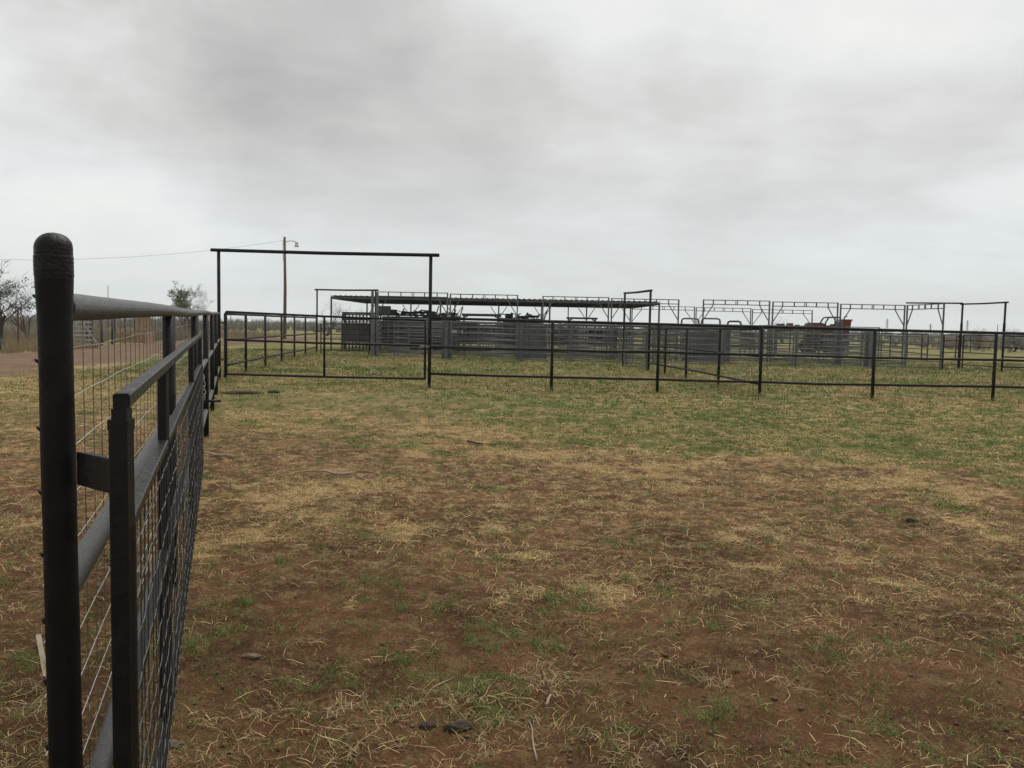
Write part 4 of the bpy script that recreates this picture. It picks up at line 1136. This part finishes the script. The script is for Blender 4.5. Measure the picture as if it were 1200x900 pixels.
r_ = np.random.default_rng(77)
x, y = sample(105000, 2.2, 26, 1.01, r_); s_, g_, b_m = masks(x, y)
keep = r_.random(len(x)) < (s_ ** 1.3 * .88 + .05) * (1 - np.clip(b_m * 3, 0, .75)) * .8 * (.55 + .45 * sstep(3.2, 7, y))
blades('dead_grass', 'flattened pale straw scattered in patches over the soil', x[keep], y[keep], 20, .012, .075, .0009, 0.0, .30, .055, (.20, .125, .055), (.60, .43, .20), 1, growth=.16)
x, y = sample(60000, 2.2, 20, 1.05, r_); s_, g_, b_m = masks(x, y)
keep = r_.random(len(x)) < (.22 + .78 * s_) * (.50 + .50 * sstep(3, 7, y)) * (1 - np.clip(b_m * 3, 0, .8))
blades('loose_straw', 'loose bleached straw stalks lying on the bare soil', x[keep], y[keep], 4, .03, .13, .0009, 0.0, .25, .05, (.36, .25, .11), (.80, .60, .30), 2, growth=.15)
x, y = sample(90000, 2.2, 24, .9, r_); s_, g_, b_m = masks(x, y)
keep = r_.random(len(x)) < ((g_ ** 1.2) * (.24 + .18 * sstep(5, 9, y)) + .065 + .10 * sstep(8, 12, y) * g_ ** .5) * (1 - .75 * sstep(14, 23, y))
blades('green_grass', 'thin low green grass tufts growing among the straw', x[keep], y[keep], 24, .010, .045, .0010, .1, 1.3, .034, (.070, .105, .024), (.20, .25, .075), 3, growth=.13)
# distinct larger tufts
def sub(tt, sp, n):
    k = np.repeat(np.arange(len(tt)), n); f_ = np.repeat(r_.uniform(.4, 1.4, len(tt)), n)
    return tt[k, 0] + r_.normal(0, 1.3, len(k)) * sp * f_, tt[k, 1] + r_.normal(0, 1, len(k)) * sp * f_
tt = np.array([G(px, py) for px, py in ((455, 775), (575, 750), (600, 755), (650, 760), (725, 640), (215, 768), (440, 685), (290, 705), (660, 695), (265, 740), (330, 660), (820, 740), (905, 640),
               (560, 660), (1055, 885), (1030, 750), (395, 803), (735, 635), (500, 712), (690, 715), (580, 625), (960, 590), (1110, 600), (470, 560), (240, 560), (845, 835), (1180, 760), (760, 690), (640, 705), (545, 745))])
blades('green_tufts', 'denser bright green grass tufts standing out on the soil', *sub(tt, .07, 6), 34, .015, .07, .0010, .2, 1.4, .022, (.07, .115, .03), (.20, .265, .085), 5, growth=.03)
tt = np.array([G(px, py) for px, py in ((640, 795), (560, 820), (680, 805), (430, 850), (1000, 745), (880, 700), (830, 800), (250, 880), (330, 845), (500, 830), (600, 860), (740, 870), (920, 800), (1060, 760),
               (700, 660), (1010, 640), (610, 690), (400, 600), (880, 625), (330, 860), (1180, 690), (560, 880), (990, 625), (30, 820), (15, 870), (25, 700))])
blades('straw_tufts', 'tangled clumps of dry yellow grass on the bare ground', *sub(tt, .13, 5), 22, .03, .11, .0010, .02, .5, .045, (.22, .16, .085), (.50, .39, .21), 6, growth=.03)

# short pasture grass past the cross fence
u_ = r_.random(60000); y = (14 ** .5 + (46 ** .5 - 14 ** .5) * u_) ** 2; x = (r_.random(len(y)) * 2 - 1) * (.68 * y + 1)
pt = .6 * fbm(x, y, 3.2, 5, 51, .65) + .4 * fbm(x, y, .7, 3, 57); kg = pt + r_.normal(0, .075, len(y)) > .50
thin = r_.random(len(y)) < sstep(14, 27, y) * (.30 + .7 * fbm(x, y, 1.1, 3, 61))
inr = (np.abs(x - (-15.8 - np.clip(y - 20, 0, 40) * .13)) > 4.2)
for kk, c0, c1, sd in ((kg, (.055, .088, .018), (.15, .195, .05), 13), (~kg, (.17, .135, .06), (.44, .35, .165), 14)):
    q = kk & inr & thin
    blades('pasture_grass', 'short green grass of the pasture around the pens' if sd == 13 else 'short dry grass of the pasture around the pens', x[q], y[q], 7, .03, .10, .0030, .2, 1.2, .09, c0, c1, sd, growth=.05)

# weeds along the feet of the fences
def along(pts, n, sp):
    X = []; Y = []; D_ = [math.dist(a, b) for a, b in zip(pts[:-1], pts[1:])]
    for (a, b), d in zip(zip(pts[:-1], pts[1:]), D_):
        k = int(n * d); t = r_.random(k); t = np.where(r_.random(k) < .35, np.clip(r_.normal(0, .03, k), -.05, 1), t)
        X.append(a[0] + (b[0] - a[0]) * t + r_.normal(0, sp, k)); Y.append(a[1] + (b[1] - a[1]) * t + r_.normal(0, sp, k))
    return np.concatenate(X), np.concatenate(Y)
X1, Y1 = along(mid, 9, .10); X2, Y2 = along([(X0, Y0), (XE, YE)], 10, .09); X3, Y3 = along(cl, 14, .1); X4, Y4 = along(pl, 14, .1); X5, Y5 = along([a_, b_], 18, .15)
blades('fence_weeds', 'ragged grass and weeds along the feet of the fences', np.concatenate([X1, X2, X3, X4, X5]), np.concatenate([Y1, Y2, Y3, Y4, Y5]), 12, .03, .13, .0011, .4, 1.5, .06, (.12, .15, .04), (.40, .33, .16), 8, growth=.10)

# soil crumbs: one sheet of little lumps nobody could count
r_ = np.random.default_rng(5)
x, y = sample(12000, 2.2, 10, 1.5, r_); s_, g_, b_m = masks(x, y)
keep = r_.random(len(x)) < (1 - .7 * s_); x, y = x[keep], y[keep]; n = len(x)
sz = .002 + .011 * r_.random(n) ** 6
oc = np.array([(1, 0, 0), (0, 1, 0), (-1, 0, 0), (0, -1, 0), (0, 0, 1), (0, 0, -1)], float)
V = (oc[None] * r_.uniform(.6, 1.3, (n, 6, 1)) * sz[:, None, None] * np.array((1.2, 1, .7))); a = r_.uniform(0, 6.28, n)
ca, sa = np.cos(a)[:, None], np.sin(a)[:, None]; Vx = V[..., 0] * ca - V[..., 1] * sa; Vy = V[..., 0] * sa + V[..., 1] * ca
V[..., 0] = Vx + x[:, None]; V[..., 1] = Vy + y[:, None]; V[..., 2] += (height(x, y) + sz * .35)[:, None]
fo = np.array([(0, 1, 4), (1, 2, 4), (2, 3, 4), (3, 0, 4), (1, 0, 5), (2, 1, 5), (3, 2, 5), (0, 3, 5)])
Fq = (np.arange(n)[:, None, None] * 6 + fo[None]).reshape(-1, 3)
t = r_.random(n)[:, None]; C = np.ones((n * 6, 4)); C[:, :3] = np.repeat(np.array((.11, .062, .038)) * (1 - t) + np.array((.19, .115, .07)) * t, 6, axis=0)
tag(raw_mesh('soil_crumbs', V.reshape(-1, 3), Fq, BLADE, C, smooth=True), 'small crumbs of reddish soil scattered over the ground', 'soil', kind='stuff')

def lump(name, px, py, sx, sy, sz_, mt, label, cat, seed=0, group=None):
    import bmesh
    bm = bmesh.new(); bmesh.ops.create_icosphere(bm, subdivisions=3, radius=1)
    rr = random.Random(seed); ph = [rr.uniform(0, 6) for _ in range(6)]
    for v in bm.verts:
        c = v.co; k = 1 + .18 * math.sin(3 * c.x + ph[0]) * math.cos(4 * c.y + ph[1]) + .10 * math.sin(9 * c.z + ph[2] + 5 * c.x) + .06 * math.sin(14 * c.y + ph[3] + 9 * c.z)
        v.co = Vector((c.x * sx * k, c.y * sy * k, c.z * sz_ * k))
    me = bpy.data.meshes.new(name); bm.to_mesh(me); bm.free(); me.materials.append(mt)
    for p in me.polygons: p.use_smooth = True
    o = bpy.data.objects.new(name, me); col.objects.link(o); X, Y = G(px, py)
    o.location = (X, Y, float(height(X, Y)) + sz_ * .35); o.rotation_euler = (0, 0, rr.uniform(-.4, .4)); tag(o, label, cat, group)
lump('dung_clod', 538, 851, .055, .026, .018, CLOD, 'dark flattened clod at the bottom centre of the field', 'clod', 1)
lump('dung_clod', 501, 849, .030, .022, .016, CLOD, 'small dark clod just left of the bottom centre clod', 'clod', 2)
lump('dung_clod', 1069, 610, .04, .028, .026, CLOD, 'small round dark clod on the right side of the field', 'clod', 3)
lump('dung_clod', 283, 461, .42, .14, .05, CLOD, 'long dark mound of soil near the fence, before the closed gate', 'clod', 4)
lump('dung_clod', 320, 460, .16, .08, .04, CLOD, 'smaller dark mound to the right of the long soil mound', 'clod', 5)
lump('stone', 296, 773, .034, .022, .010, STONE, 'flat brown stone lying between two green tufts near the mesh gate', 'stone', 6)
lump('stone', 205, 874, .035, .022, .015, STONE, 'pale flat stone at the bottom beside the mesh gate', 'stone', 7)
lump('stone', 845, 511, .06, .035, .02, STONE, 'small stone in the green grass right of centre', 'stone', 8)
def stick(px0, py0, px1, py1, r, label, mt=STICK, seed=0, bend=.05):
    a = G(px0, py0); b = G(px1, py1); rr = random.Random(seed); pts = []; ln = math.dist(a, b)
    for i in range(7):
        t = i / 6; X = (b[0] - a[0]) * t; Y = (b[1] - a[1]) * t
        X += rr.uniform(-1, 1) * ln * .025; Y += rr.uniform(-1, 1) * ln * .03 + math.sin(t * 3.14) * ln * bend
        pts.append((X, Y, float(height(a[0] + X, a[1] + Y)) + r * 1.1 + rr.uniform(0, r)))
    o = MB().tube(pts, [r * (1 - .5 * i / 6) for i in range(7)], 8).build('stick', mt); o.location = (a[0], a[1], 0); tag(o, label, 'stick')
stick(414, 557, 345, 557, .014, 'curved bleached stick left of the field centre', seed=1, bend=.10)
stick(273, 538, 232, 534, .018, 'pale stick lying on dark soil beside the left fence', seed=2)
stick(548, 518, 566, 520, .014, 'short dark stick in the grass near the field centre', CLOD, 3)
la, lb_ = G(45, 748), G(54, 795)
o = MB().sq((0, 0, .02), (lb_[0] - la[0], lb_[1] - la[1], .012), .022, .008).build('lath', STICK); o.location = (la[0], la[1], float(height(*la)) + .01)
tag(o, 'pale flat lath lying on the ground left of the end post', 'lath')
stick(505, 806, 530, 790, .004, 'thin bleached twig near the bottom centre', seed=6)
stick(630, 893, 620, 845, .004, 'long thin bleached twig at the bottom right of centre', seed=7, bend=.2)
stick(640, 826, 645, 818, .007, 'stub of pale wood on bare soil below centre', seed=8)

# ------------------------------------------------------------------ air
hb = MB().box(-900, 900, -40, 800, -1.2, 30).build('haze', bpy.data.materials.new('haze_air'))
hm = hb.data.materials[0]; hm.use_nodes = True; hn = hm.node_tree.nodes; hn.remove(hn['Principled BSDF'])
pv = hn.new('ShaderNodeVolumePrincipled'); pv.inputs['Color'].default_value = (.86, .9, .93, 1); pv.inputs['Density'].default_value = .00035
pv.inputs['Anisotropy'].default_value = .2
hm.node_tree.links.new(pv.outputs[0], hn['Material Output'].inputs['Volume'])
tag(hb, 'thin pale haze over the plain', 'haze', kind='stuff')
